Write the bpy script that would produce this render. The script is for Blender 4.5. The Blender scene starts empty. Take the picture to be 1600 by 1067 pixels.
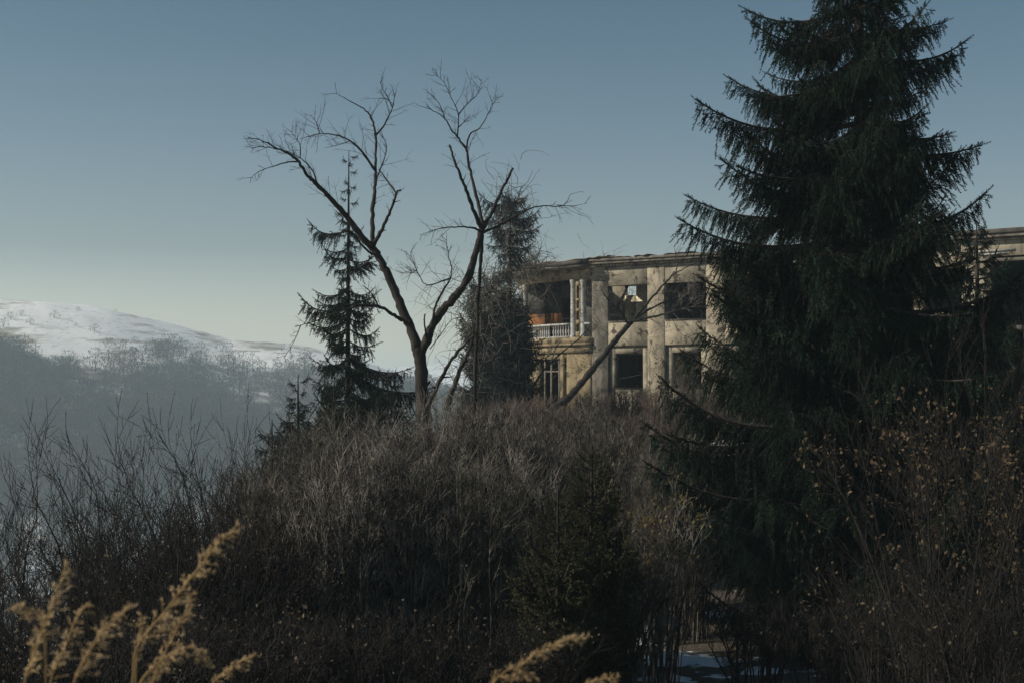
import bpy, bmesh, math, random
import numpy as np
from mathutils import Vector, Matrix

random.seed(7)
rng = np.random.default_rng(11)
SC = bpy.context.scene
COL = SC.collection
R = math.radians

# ------------------------------------------------------------------ camera
FPX = 2222.0                      # focal length in pixels of the 1600 px wide photograph (50 mm)
PITCH = math.atan(82 / FPX)       # eye-level line lies 82 px under the middle of the picture
cam_d = bpy.data.cameras.new("camera")
cam = bpy.data.objects.new("camera", cam_d)
COL.objects.link(cam)
cam_d.sensor_width = 36.0
cam_d.lens = 36.0 * FPX / 1600.0
cam_d.clip_start = 0.1
cam_d.clip_end = 20000
cam.location = (0, 0, 0)
cam.rotation_euler = (math.pi / 2 + PITCH, 0, 0)
cam_d.dof.use_dof = True
cam_d.dof.focus_distance = 55.0
cam_d.dof.aperture_fstop = 7.0
SC.camera = cam

# ------------------------------------------------------------------ sky, sun, exposure
SUN_EL, SUN_AZ = 31.0, -96.0     # azimuth from the viewing direction, negative = left
world = bpy.data.worlds.new("World")
SC.world = world
world.use_nodes = True
nt = world.node_tree
nt.nodes.clear()
wo = nt.nodes.new("ShaderNodeOutputWorld")
bg = nt.nodes.new("ShaderNodeBackground")
sky = nt.nodes.new("ShaderNodeTexSky")
sky.sky_type = 'NISHITA'
sky.sun_disc = False
sky.sun_elevation = R(SUN_EL)
sky.sun_rotation = R(SUN_AZ)      # 0 = +Y, clockwise seen from above
sky.air_density = 1.0
sky.dust_density = 0.8
sky.ozone_density = 1.0
hs = nt.nodes.new("ShaderNodeHueSaturation")
hs.inputs['Saturation'].default_value = 1.0
nt.links.new(sky.outputs[0], hs.inputs['Color'])
# colour of the winter air: cream towards the skyline, teal higher up, the same all the way round
tcw = nt.nodes.new("ShaderNodeTexCoord")
sxyz = nt.nodes.new("ShaderNodeSeparateXYZ")
rmp = nt.nodes.new("ShaderNodeValToRGB")
rmp.color_ramp.elements[0].position = 0.0
rmp.color_ramp.elements[0].color = (1.42, 1.25, 1.17, 1)
rmp.color_ramp.elements[1].position = 0.32
rmp.color_ramp.elements[1].color = (0.275, 0.415, 0.425, 1)
e_ = rmp.color_ramp.elements.new(0.10)
e_.color = (0.60, 0.585, 0.56, 1)
mulw = nt.nodes.new("ShaderNodeMix")
mulw.data_type = 'RGBA'
mulw.blend_type = 'MULTIPLY'
mulw.inputs[0].default_value = 1.0
nt.links.new(tcw.outputs['Generated'], sxyz.inputs[0])
nt.links.new(sxyz.outputs[2], rmp.inputs[0])
nt.links.new(hs.outputs[0], mulw.inputs[6])
nt.links.new(rmp.outputs[0], mulw.inputs[7])
nt.links.new(mulw.outputs[2], bg.inputs[0])
bg.inputs[1].default_value = 0.132
nt.links.new(bg.outputs[0], wo.inputs[0])

sun_d = bpy.data.lights.new("sun", 'SUN')
sun_d.energy = 5.0
sun_d.angle = R(0.6)
sun_d.color = (1.0, 0.90, 0.76)
sun = bpy.data.objects.new("sun", sun_d)
COL.objects.link(sun)
sd = Vector((math.sin(R(SUN_AZ)) * math.cos(R(SUN_EL)), math.cos(R(SUN_AZ)) * math.cos(R(SUN_EL)), math.sin(R(SUN_EL))))
sun.rotation_euler = sd.to_track_quat('Z', 'Y').to_euler()
sun.location = sd * 60

SC.view_settings.view_transform = 'Standard'
SC.view_settings.look = 'None'
SC.view_settings.exposure = -0.12
SC.view_settings.gamma = 1.0
SC.view_settings.use_curve_mapping = False
SC.render.engine = 'CYCLES'
SC.cycles.use_denoising = True
SC.cycles.denoising_input_passes = 'RGB_ALBEDO_NORMAL'
SC.cycles.denoising_prefilter = 'NONE'
SC.cycles.max_bounces = 5
SC.cycles.diffuse_bounces = 2
SC.cycles.glossy_bounces = 2
SC.cycles.transmission_bounces = 2
SC.cycles.volume_bounces = 1

# ------------------------------------------------------------------ helpers
cp, sp = math.cos(PITCH), math.sin(PITCH)


def P(px, py, Y):
    """world point at forward distance Y seen at photo pixel (px, py)"""
    cx, cy = (px - 800) / FPX, (533.5 - py) / FPX
    dy, dz = cp - sp * cy, sp + cp * cy
    k = Y / dy
    return np.array((cx * k, Y, dz * k))


def smooth(x, a, b):
    t = np.clip((np.asarray(x, float) - a) / (b - a), 0, 1)
    return t * t * (3 - 2 * t)


def nrm(v):
    v = np.asarray(v, float)
    return v / np.maximum(np.linalg.norm(v, axis=-1, keepdims=True), 1e-9)


class MB:
    """collects vertices and faces and links them as ONE mesh object"""

    def __init__(self):
        self.v, self.f, self.n = [], [], 0

    def add(self, verts, faces, mat=0):
        verts = np.asarray(verts, np.float32).reshape(-1, 3)
        faces = np.asarray(faces, np.int32)
        self.v.append(verts)
        self.f.append((faces + self.n, mat))
        self.n += len(verts)

    def box(self, a, b, mat=0):
        x0, y0, z0 = a
        x1, y1, z1 = b
        v = [(x0, y0, z0), (x1, y0, z0), (x1, y1, z0), (x0, y1, z0), (x0, y0, z1), (x1, y0, z1), (x1, y1, z1), (x0, y1, z1)]
        f = [(0, 3, 2, 1), (4, 5, 6, 7), (0, 1, 5, 4), (1, 2, 6, 5), (2, 3, 7, 6), (3, 0, 4, 7)]
        self.add(v, f, mat)

    def tubes(self, pts, rad, k=3, mat=0):
        """N polylines of n points: pts (N,n,3), rad (N,n)"""
        pts = np.asarray(pts, float)
        rad = np.asarray(rad, float)
        if pts.ndim == 2:
            pts, rad = pts[None], rad[None]
        N, n, _ = pts.shape
        t = np.empty_like(pts)
        t[:, 1:-1] = pts[:, 2:] - pts[:, :-2]
        t[:, 0] = pts[:, 1] - pts[:, 0]
        t[:, -1] = pts[:, -1] - pts[:, -2]
        t = nrm(t)
        d = nrm(pts[:, -1] - pts[:, 0])
        ref = np.where(np.abs(d[:, 2:3]) > 0.8, np.array([[1.0, 0.13, 0.0]]), np.array([[0.0, 0.1, 1.0]]))
        a = nrm(np.cross(t, ref[:, None, :]))
        b = np.cross(t, a)
        ang = np.arange(k) * 2 * math.pi / k
        ring = a[:, :, None, :] * np.cos(ang)[None, None, :, None] + b[:, :, None, :] * np.sin(ang)[None, None, :, None]
        v = pts[:, :, None, :] + ring * rad[:, :, None, None]
        base = (np.arange(N) * n * k)[:, None, None]
        i = (np.arange(n - 1) * k)[None, :, None]
        j = np.arange(k)[None, None, :]
        j2 = (j + 1) % k
        f = np.stack([base + i + j, base + i + j2, base + i + k + j2, base + i + k + j], -1).reshape(-1, 4)
        self.add(v.reshape(-1, 3), f, mat)

    def data(self, name, mats, smooth_=False):
        me = bpy.data.meshes.new(name)
        V = np.concatenate(self.v)
        me.vertices.add(len(V))
        me.vertices.foreach_set('co', V.ravel())
        loops = np.concatenate([f.ravel() for f, _ in self.f])
        tot = np.concatenate([np.full(len(f), f.shape[1], np.int32) for f, _ in self.f])
        mi = np.concatenate([np.full(len(f), m, np.int32) for f, m in self.f])
        start = np.concatenate([[0], np.cumsum(tot)[:-1]]).astype(np.int32)
        me.loops.add(len(loops))
        me.loops.foreach_set('vertex_index', loops.astype(np.int32))
        me.polygons.add(len(tot))
        me.polygons.foreach_set('loop_start', start)
        me.polygons.foreach_set('material_index', mi)
        if smooth_:
            me.polygons.foreach_set('use_smooth', np.ones(len(tot), bool))
        for m in (mats if isinstance(mats, (list, tuple)) else [mats]):
            me.materials.append(m)
        me.update(calc_edges=True)
        return me

    def build(self, name, mats, parent=None, smooth_=False, kind=None):
        return link(name, self.data(name, mats, smooth_), parent, kind)


def link(name, data, parent=None, kind=None):
    o = bpy.data.objects.new(name, data)
    COL.objects.link(o)
    if parent:
        o.parent = parent
    if kind:
        o['kind'] = kind
    return o


def thing(name, label, cat, loc=(0, 0, 0), rz=0.0, group=None):
    o = bpy.data.objects.new(name, None)
    COL.objects.link(o)
    o.empty_display_size = 0.3
    o.location = tuple(float(c) for c in loc)
    o.rotation_euler = (0, 0, rz)
    o['label'] = label
    o['category'] = cat
    if group:
        o['group'] = group
    return o


def copy_thing(src, label, loc, rz=0.0, scale=(1, 1, 1), group=None):
    c = src.copy()
    COL.objects.link(c)
    c['label'] = label
    if group:
        c['group'] = group
    c.location = tuple(float(q) for q in loc)
    c.rotation_euler = (0, 0, rz)
    c.scale = scale
    for ch in list(src.children):
        d = ch.copy()
        COL.objects.link(d)
        d.parent = c
        for g in list(ch.children):
            e = g.copy()
            COL.objects.link(e)
            e.parent = d
    return c


def catmull(pts, per=5):
    p = np.asarray(pts, float)
    if len(p) < 3:
        t = np.linspace(0, 1, per + 1)[:, None]
        return p[0] * (1 - t) + p[-1] * t
    q = np.vstack([2 * p[0] - p[1], p, 2 * p[-1] - p[-2]])
    out = []
    for i in range(1, len(q) - 2):
        a, b, c, d = q[i - 1], q[i], q[i + 1], q[i + 2]
        for t in np.linspace(0, 1, per, endpoint=False):
            out.append(0.5 * (2 * b + (c - a) * t + (2 * a - 5 * b + 4 * c - d) * t * t + (3 * b - a - 3 * c + d) * t ** 3))
    out.append(p[-1])
    return np.array(out)


def vnoise(x, y, seed=0):
    """smooth value noise, vectorised"""
    x = np.asarray(x, float)
    y = np.asarray(y, float)
    xi, yi = np.floor(x).astype(np.int64), np.floor(y).astype(np.int64)
    fx, fy = x - xi, y - yi
    fx, fy = fx * fx * (3 - 2 * fx), fy * fy * (3 - 2 * fy)

    def h(a, b):
        n = (a * 374761393 + b * 668265263 + seed * 974711) & 0x7fffffff
        n = ((n ^ (n >> 13)) * 1274126177) & 0x7fffffff
        return ((n ^ (n >> 16)) & 0xffff) / 65535.0

    return (h(xi, yi) * (1 - fx) + h(xi + 1, yi) * fx) * (1 - fy) + (h(xi, yi + 1) * (1 - fx) + h(xi + 1, yi + 1) * fx) * fy


def fbm(x, y, seed=0, o=4):
    s, a = 0, 1.0
    for i in range(o):
        s = s + a * (vnoise(x * 2 ** i, y * 2 ** i, seed + i) - 0.5)
        a *= 0.5
    return s


# ------------------------------------------------------------------ materials
def mat(name, c1, c2, scale=4.0, rough=0.9, bump=0.0, bscale=None, detail=6, stretch=(1, 1, 1), c3=None, s3=1.0, lo=0.35, hi=0.65,
        lo3=0.5, hi3=0.65, per_object=0.0, spec=0.2, trans=0.0, coord='Object', streak=None):
    m = bpy.data.materials.new(name)
    m.use_nodes = True
    n, l = m.node_tree.nodes, m.node_tree.links
    b = n['Principled BSDF']
    b.inputs['Roughness'].default_value = rough
    b.inputs['Specular IOR Level'].default_value = spec
    tc = n.new('ShaderNodeTexCoord')
    mp = n.new('ShaderNodeMapping')
    mp.inputs['Scale'].default_value = stretch
    l.new(tc.outputs[coord], mp.inputs[0])

    def nz(sc, det):
        t = n.new('ShaderNodeTexNoise')
        t.inputs['Scale'].default_value = sc
        t.inputs['Detail'].default_value = det
        t.inputs['Roughness'].default_value = 0.6
        l.new(mp.outputs[0], t.inputs[0])
        return t

    def mixc(fac, a, bb):
        x = n.new('ShaderNodeMix')
        x.data_type = 'RGBA'
        l.new(fac, x.inputs[0])
        for s, i in ((a, 6), (bb, 7)):
            if isinstance(s, tuple):
                x.inputs[i].default_value = (*s, 1)
            else:
                l.new(s, x.inputs[i])
        return x.outputs[2]

    def ramp(sock, a, bb):
        r = n.new('ShaderNodeMapRange')
        r.inputs[1].default_value, r.inputs[2].default_value = a, bb
        l.new(sock, r.inputs[0])
        return r.outputs[0]

    t1 = nz(scale, detail)
    col = mixc(ramp(t1.outputs[0], lo, hi), c1, c2)
    if c3:
        t3 = nz(s3, 5)
        col = mixc(ramp(t3.outputs[0], lo3, hi3), col, c3)
    if streak:
        mp2 = n.new('ShaderNodeMapping')
        mp2.inputs['Scale'].default_value = (1.5, 1.5, 0.14)
        l.new(tc.outputs[coord], mp2.inputs[0])
        t4 = n.new('ShaderNodeTexNoise')
        t4.inputs['Scale'].default_value = 1.6
        t4.inputs['Detail'].default_value = 7
        t4.inputs['Roughness'].default_value = 0.65
        l.new(mp2.outputs[0], t4.inputs[0])
        col = mixc(ramp(t4.outputs[0], 0.53, 0.85), col, streak)
    if per_object:
        oi = n.new('ShaderNodeObjectInfo')
        h = n.new('ShaderNodeHueSaturation')
        h.inputs['Hue'].default_value = 0.5
        r = n.new('ShaderNodeMapRange')
        r.inputs[3].default_value, r.inputs[4].default_value = 1 - per_object, 1 + per_object
        l.new(oi.outputs['Random'], r.inputs[0])
        l.new(r.outputs[0], h.inputs['Value'])
        l.new(col, h.inputs['Color'])
        col = h.outputs[0]
    l.new(col, b.inputs['Base Color'])
    if bump:
        tb = nz(bscale or scale * 4, 8)
        bp = n.new('ShaderNodeBump')
        bp.inputs['Strength'].default_value = bump
        bp.inputs['Distance'].default_value = 0.05
        l.new(tb.outputs[0], bp.inputs['Height'])
        l.new(bp.outputs[0], b.inputs['Normal'])
    if trans:
        tr = n.new('ShaderNodeBsdfTranslucent')
        l.new(col, tr.inputs[0])
        mx = n.new('ShaderNodeMixShader')
        mx.inputs[0].default_value = trans
        l.new(b.outputs[0], mx.inputs[1])
        l.new(tr.outputs[0], mx.inputs[2])
        l.new(mx.outputs[0], n['Material Output'].inputs[0])
    return m


M = {}
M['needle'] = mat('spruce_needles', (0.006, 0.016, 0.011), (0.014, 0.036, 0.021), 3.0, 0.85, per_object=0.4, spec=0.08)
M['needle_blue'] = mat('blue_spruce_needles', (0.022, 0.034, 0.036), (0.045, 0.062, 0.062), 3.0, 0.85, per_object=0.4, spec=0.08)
M['juniper'] = mat('juniper_scales', (0.026, 0.033, 0.013), (0.060, 0.066, 0.025), 4.0, 0.85, per_object=0.25)
M['spruce_bark'] = mat('spruce_bark', (0.026, 0.021, 0.019), (0.062, 0.050, 0.044), 5, 0.95, 0.6, 14, stretch=(1, 1, 0.35))
M['bark'] = mat('grey_bark', (0.020, 0.017, 0.015), (0.058, 0.050, 0.043), 5, 0.95, 0.8, 12, stretch=(1, 1, 0.3))
M['bark_dark'] = mat('dark_bark', (0.022, 0.019, 0.018), (0.050, 0.043, 0.040), 4, 0.95, 0.4, 14)
M['twig_brown'] = mat('brown_twigs', (0.040, 0.036, 0.032), (0.225, 0.203, 0.176), 2.5, 0.8, per_object=0.25, lo=0.42, hi=0.62)
M['twig_grey'] = mat('grey_twigs', (0.040, 0.036, 0.033), (0.21, 0.19, 0.168), 2.5, 0.8, per_object=0.25, lo=0.42, hi=0.62)
M['twig_olive'] = mat('olive_brown_twigs', (0.046, 0.042, 0.034), (0.205, 0.187, 0.152), 2.5, 0.8, per_object=0.2, lo=0.42, hi=0.60)
M['twig_pale'] = mat('pale_creeper', (0.075, 0.067, 0.056), (0.20, 0.18, 0.148), 2.5, 0.8)
M['twig_dim'] = mat('dim_twigs', (0.022, 0.020, 0.018), (0.066, 0.059, 0.051), 2.5, 0.8, per_object=0.2)  # pale twigs darkened to carry the undergrowth's shade in their colour
M['twig_pink'] = mat('pinkish_twigs', (0.070, 0.054, 0.045), (0.16, 0.124, 0.10), 2.0, 0.85, per_object=0.2)
M['twig_dark'] = mat('dark_twigs', (0.013, 0.012, 0.011), (0.036, 0.031, 0.027), 2.5, 0.85, per_object=0.2)  # dark twigs; shade over the lower right shrubs is put into this colour
M['leaf_orange'] = mat('dry_orange_leaves', (0.065, 0.048, 0.030), (0.175, 0.125, 0.072), 6, 0.7, trans=0.35)
M['leaf_olive'] = mat('dry_olive_leaves', (0.11, 0.085, 0.030), (0.22, 0.165, 0.065), 6, 0.7, trans=0.35)
M['leaf_brown'] = mat('dry_brown_leaves', (0.055, 0.042, 0.030), (0.17, 0.130, 0.085), 6, 0.8, trans=0.25)
M['plume'] = mat('golden_dry_plume', (0.48, 0.34, 0.18), (0.72, 0.55, 0.33), 30, 0.8, trans=0.45)
M['straw'] = mat('straw_stalk', (0.26, 0.17, 0.075), (0.42, 0.29, 0.13), 10, 0.7, trans=0.2)
M['far_wood_pale'] = mat('far_pale_wood', (0.075, 0.067, 0.058), (0.14, 0.122, 0.10), 0.02, 0.95)
M['far_wood'] = mat('far_bare_wood', (0.026, 0.024, 0.024), (0.058, 0.052, 0.046), 0.02, 0.95)
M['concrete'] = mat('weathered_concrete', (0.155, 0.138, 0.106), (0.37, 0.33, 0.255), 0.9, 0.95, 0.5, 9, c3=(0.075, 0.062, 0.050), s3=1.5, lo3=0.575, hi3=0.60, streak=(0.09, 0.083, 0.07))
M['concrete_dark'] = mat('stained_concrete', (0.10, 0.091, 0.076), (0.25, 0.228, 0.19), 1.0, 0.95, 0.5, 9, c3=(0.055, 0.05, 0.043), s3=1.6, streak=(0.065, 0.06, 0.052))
M['plaster'] = mat('pier_plaster', (0.20, 0.173, 0.127), (0.45, 0.395, 0.30), 1.1, 0.95, 0.5, 10, c3=(0.085, 0.068, 0.052), s3=1.7, lo3=0.575, hi3=0.60, streak=(0.10, 0.09, 0.072))
M['ochre'] = mat('ochre_plaster', (0.175, 0.136, 0.080), (0.32, 0.258, 0.162), 0.9, 0.95, 0.4, 10, c3=(0.095, 0.078, 0.05), s3=1.5, lo3=0.56, hi3=0.60, streak=(0.11, 0.092, 0.06))
M['pale_stone'] = mat('pale_stone', (0.30, 0.30, 0.28), (0.50, 0.49, 0.46), 3, 0.9, 0.4, 14, c3=(0.16, 0.155, 0.14), s3=4)
M['interior'] = mat('interior_plaster', (0.045, 0.044, 0.044), (0.095, 0.092, 0.088), 0.7, 0.95, c3=(0.03, 0.03, 0.03), s3=0.9)  # darkened plaster: the unlit look of the rooms is put into the colour
M['interior_pale'] = mat('pale_yellow_plaster', (0.52, 0.47, 0.33), (0.70, 0.65, 0.50), 0.8, 0.95)
M['terracotta'] = mat('orange_wall', (0.15, 0.062, 0.024), (0.30, 0.13, 0.05), 1.2, 0.95, c3=(0.05, 0.036, 0.028), s3=1.1, lo3=0.50, hi3=0.60)
M['roof'] = mat('tar_roof', (0.045, 0.042, 0.038), (0.10, 0.092, 0.08), 1.5, 0.95, 0.6, 12)
M['sheet'] = mat('old_tin_sheet', (0.16, 0.15, 0.13), (0.33, 0.32, 0.29), 2, 0.7, spec=0.4)
M['timber'] = mat('grey_timber', (0.10, 0.088, 0.07), (0.22, 0.19, 0.15), 5, 0.95)


def ground_mat():
    m = bpy.data.materials.new('forest_floor')
    m.use_nodes = True
    n, l = m.node_tree.nodes, m.node_tree.links
    b = n['Principled BSDF']
    b.inputs['Roughness'].default_value = 0.95
    geo = n.new('ShaderNodeNewGeometry')

    def noise(s, d, r=0.6):
        t = n.new('ShaderNodeTexNoise')
        t.inputs['Scale'].default_value = s
        t.inputs['Detail'].default_value = d
        t.inputs['Roughness'].default_value = r
        l.new(geo.outputs['Position'], t.inputs[0])
        return t.outputs[0]

    def rr(s, a, c):
        r = n.new('ShaderNodeMapRange')
        r.inputs[1].default_value, r.inputs[2].default_value = a, c
        l.new(s, r.inputs[0])
        return r.outputs[0]

    def mx(f, a, c):
        x = n.new('ShaderNodeMix')
        x.data_type = 'RGBA'
        l.new(f, x.inputs[0])
        for s, i in ((a, 6), (c, 7)):
            if isinstance(s, tuple):
                x.inputs[i].default_value = (*s, 1)
            else:
                l.new(s, x.inputs[i])
        return x.outputs[2]

    lit = mx(rr(noise(6, 8), 0.35, 0.65), (0.028, 0.022, 0.016), (0.085, 0.066, 0.044))
    col = mx(rr(noise(0.45, 7, 0.7), 0.585, 0.62), lit, (0.72, 0.74, 0.77))
    l.new(col, b.inputs['Base Color'])
    bp = n.new('ShaderNodeBump')
    bp.inputs['Strength'].default_value = 0.7
    bp.inputs['Distance'].default_value = 0.08
    l.new(noise(9, 8), bp.inputs['Height'])
    l.new(bp.outputs[0], b.inputs['Normal'])
    return m


def hill_mat():
    m = bpy.data.materials.new('snowy_pasture')
    m.use_nodes = True
    n, l = m.node_tree.nodes, m.node_tree.links
    b = n['Principled BSDF']
    b.inputs['Roughness'].default_value = 0.9
    geo = n.new('ShaderNodeNewGeometry')

    def noise(s, d, st=(1, 1, 1), r=0.6):
        mp = n.new('ShaderNodeMapping')
        mp.inputs['Scale'].default_value = st
        l.new(geo.outputs['Position'], mp.inputs[0])
        t = n.new('ShaderNodeTexNoise')
        t.inputs['Scale'].default_value = s
        t.inputs['Detail'].default_value = d
        t.inputs['Roughness'].default_value = r
        l.new(mp.outputs[0], t.inputs[0])
        return t.outputs[0]

    def rr(s, a, c):
        r = n.new('ShaderNodeMapRange')
        r.inputs[1].default_value, r.inputs[2].default_value = a, c
        l.new(s, r.inputs[0])
        return r.outputs[0]

    def mx(f, a, c):
        x = n.new('ShaderNodeMix')
        x.data_type = 'RGBA'
        l.new(f, x.inputs[0])
        for s, i in ((a, 6), (c, 7)):
            if isinstance(s, tuple):
                x.inputs[i].default_value = (*s, 1)
            else:
                l.new(s, x.inputs[i])
        return x.outputs[2]

    col = mx(rr(noise(0.35, 7, (1, 0.5, 1.6), 0.75), 0.55, 0.66), (0.90, 0.90, 0.90), (0.36, 0.33, 0.28))
    col = mx(rr(noise(0.016, 7, (1, 0.5, 5.0), 0.70), 0.53, 0.62), col, (0.25, 0.21, 0.15))
    sep = n.new('ShaderNodeSeparateXYZ')
    l.new(geo.outputs['Position'], sep.inputs[0])
    wob = n.new('ShaderNodeMath')
    wob.operation = 'MULTIPLY_ADD'
    l.new(noise(0.02, 5), wob.inputs[0])
    wob.inputs[1].default_value = 70.0
    l.new(sep.outputs[2], wob.inputs[2])
    low = n.new('ShaderNodeMapRange')
    low.inputs[1].default_value, low.inputs[2].default_value = 52.0, 42.0
    l.new(wob.outputs[0], low.inputs[0])
    low2 = n.new('ShaderNodeMapRange')
    low2.inputs[1].default_value, low2.inputs[2].default_value = -22.0, 2.0
    l.new(wob.outputs[0], low2.inputs[0])
    lowm = n.new('ShaderNodeMath')
    lowm.operation = 'MULTIPLY'
    l.new(low.outputs[0], lowm.inputs[0])
    l.new(low2.outputs[0], lowm.inputs[1])
    litter = mx(rr(noise(0.05, 7, (1, 1, 1), 0.7), 0.47, 0.62), (0.085, 0.072, 0.056), (0.66, 0.67, 0.68))
    col = mx(lowm.outputs[0], col, litter)
    l.new(col, b.inputs['Base Color'])
    return m


M['ground'] = ground_mat()
M['hill'] = hill_mat()

# ------------------------------------------------------------------ terrain
E_PX = [-900, -400, 0, 100, 170, 230, 280, 345, 440, 480, 560, 620, 700, 800, 1100]
E_PY = [500, 462, 467, 472, 480, 495, 506, 529, 534.5, 540, 556, 574, 596, 612, 615]
E_AZ = [math.atan((p - 800) / FPX) for p in E_PX]
E_T = [(615 - p) / FPX for p in E_PY]
RIDGE = 950.0
_fa = np.linspace(-0.9, 0.5, 1400)                 # smoothed skyline, no kinks
_fe = np.interp(_fa, E_AZ, E_T)
_k = np.exp(-0.5 * (np.arange(-40, 41) / 13.0) ** 2)
_fe = np.convolve(np.pad(_fe, 40, mode='edge'), _k / _k.sum(), mode='valid')
E_AZ, E_T = _fa, _fe


def near_h(x, y):
    y_ = [-60, -20, 0, 4, 8, 16, 26, 34, 45, 60, 70, 78, 110, 220]
    z_ = [1.0, -1.0, -1.65, -2.2, -3.1, -4.7, -5.55, -5.8, -4.9, -2.8, -1.7, -1.3, -1.3, 2]
    z = np.interp(y, y_, z_)
    q = -(x + 4.5) / 1.5
    drop = 1.5 * np.log1p(np.exp(np.clip(q, -30, 30))) + np.maximum(0, q - 30) * 1.5
    drop = drop * (0.10 + 0.75 * smooth(y, 22, 45))
    return z - 48 * (1 - np.exp(-drop / 48)) + 0.22 * fbm(x * 0.35, y * 0.35, 3)


def far_h(r, az):
    e = np.interp(az, E_AZ, E_T)
    zr = e * RIDGE * np.cos(az)
    right = smooth(az, -0.12, 0.10)
    p_r = [190, 300, 400, 480, 560, 640, 720, 800, 860, 905, 950]
    p_v = [0.20, 0.04, 0.0, 0.11, 0.26, 0.43, 0.61, 0.785, 0.90, 0.962, 1.0]
    p = np.interp(r, p_r, p_v)
    z1 = -76 + (zr + 76) * p
    z1 = np.where(r > 950, zr - (r - 950) * 0.09 - np.maximum(0, r - 1100) * 0.02, z1)
    z1 = np.maximum(z1, -80)
    z2 = np.interp(r, [190, 400, 950], [2, -6, -14])
    z = z1 * (1 - right) + z2 * right
    peak = 0.0175 + 0.010 * (vnoise(az * 9.0 + 40, az * 0, 5) - 0.5) + 0.006 * (vnoise(az * 37.0 + 40, az * 0, 6) - 0.5)
    ring = smooth(r, 1800, 2700)
    z = z * (1 - ring) + peak * 2700 * ring
    k = smooth(r, 380, 520)
    x, y = r * np.sin(az), r * np.cos(az)
    z = z + k * (3.2 * fbm(x * 0.011, y * 0.011, 21) + 0.9 * fbm(x * 0.06, y * 0.06, 31))
    return z


def H(x, y):
    x = np.asarray(x, float)
    y = np.asarray(y, float)
    r = np.hypot(x, y)
    az = np.arctan2(x, y)
    k = smooth(r, 95, 200)
    return near_h(x, y) * (1 - k) + far_h(np.maximum(r, 190), az) * k


def polar_sheet(radii, azs, name, m):
    rr, aa = np.meshgrid(radii, azs, indexing='ij')
    x, y = rr * np.sin(aa), rr * np.cos(aa)
    z = H(x, y)
    V = np.stack([x, y, z], -1).reshape(-1, 3)
    nr, na = rr.shape
    i, j = np.meshgrid(np.arange(nr - 1), np.arange(na), indexing='ij')
    j2 = (j + 1) % na
    F = np.stack([i * na + j, i * na + j2, (i + 1) * na + j2, (i + 1) * na + j], -1).reshape(-1, 4)
    F = F[:, ::-1]
    b = MB()
    b.add(V, F)
    return b.build(name, m, None, True, 'structure')


azs = np.radians(np.concatenate([np.arange(-180, -32, 4.0), np.arange(-32, 26, 0.16), np.arange(26, 180, 4.0)]))
g = polar_sheet(np.concatenate([[0.01], np.geomspace(0.6, 190, 110)]), azs, 'ground', M['ground'])
h_ = polar_sheet(np.concatenate([np.linspace(190, 400, 16), np.linspace(410, 990, 110), np.geomspace(1010, 3300, 40)]), azs, 'snowy_hill', M['hill'])

# ------------------------------------------------------------------ haze
hz = MB()
hz.box((-3600, -3600, -140), (3600, 3600, 80))
hm = bpy.data.materials.new('haze')
hm.use_nodes = True
hm.cycles.volume_sampling = 'DISTANCE'
hm.node_tree.nodes.clear()
ho = hm.node_tree.nodes.new('ShaderNodeOutputMaterial')
hv = hm.node_tree.nodes.new('ShaderNodeVolumePrincipled')
hv.inputs['Color'].default_value = (0.70, 0.87, 0.97, 1)
hv.inputs['Density'].default_value = 0.00047
hv.inputs['Anisotropy'].default_value = 0.1
hm.node_tree.links.new(hv.outputs[0], ho.inputs['Volume'])
hz.build('haze', hm, None, False, 'stuff')

# ------------------------------------------------------------------ far wood on the hill across the valley
def far_tree_proto(h, spread, n, seed):
    r_ = np.random.default_rng(seed)
    b = MB()
    nst = 5
    for s in range(nst):                        # forked stem
        a = r_.uniform(0, 6.28)
        l = spread * r_.uniform(0.1, 0.45) * (s > 0)
        pts = np.array([[0, 0, -1.0], [l * 0.2 * math.cos(a), l * 0.2 * math.sin(a), h * 0.35], [l * math.cos(a), l * math.sin(a), h * r_.uniform(0.6, 0.8)]])
        b.tubes(pts, np.array([0.10, 0.07, 0.02]), 3)
    # crown of slender sprays
    u = r_.uniform(0, 1, n)
    a = r_.uniform(0, 6.283, n)
    zz = h * (0.04 + 0.84 * u)
    prof = spread * np.sqrt(np.clip(1 - ((u - 0.42) / 0.62) ** 2, 0.02, 1))
    rr = prof * np.sqrt(r_.uniform(0.0, 1, n)) * 0.8
    c = np.stack([rr * np.cos(a), rr * np.sin(a), zz], -1)
    d = nrm(np.stack([np.cos(a) * 0.6, np.sin(a) * 0.6, r_.uniform(0.5, 1.4, n)], -1) + r_.normal(0, 0.35, (n, 3)))
    L = r_.uniform(0.8, 1.9, n)[:, None]
    side = nrm(np.cross(d, r_.normal(0, 1, (n, 3)))) * r_.uniform(0.05, 0.20, n)[:, None]
    V = np.stack([c - side, c + side, c + d * L], 1).reshape(-1, 3)
    b.add(V, np.arange(3 * n).reshape(-1, 3))
    V = np.concatenate(b.v)
    F3, F4 = [], []
    for f, _ in b.f:
        (F3 if f.shape[1] == 3 else F4).append(f)
    return V, np.concatenate(F3), np.concatenate(F4)


protos = [far_tree_proto(h, s, n, i) for i, (h, s, n) in enumerate([(11, 4.4, 150), (9, 3.8, 120), (12, 4.6, 160), (8, 3.4, 110), (10, 4.8, 150)])]


def px_of(x, y, z):
    """photo pixel of a world point"""
    d = y * cp + z * sp
    return 800 + FPX * x / d, 533.5 - FPX * (z * cp - y * sp) / d


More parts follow.
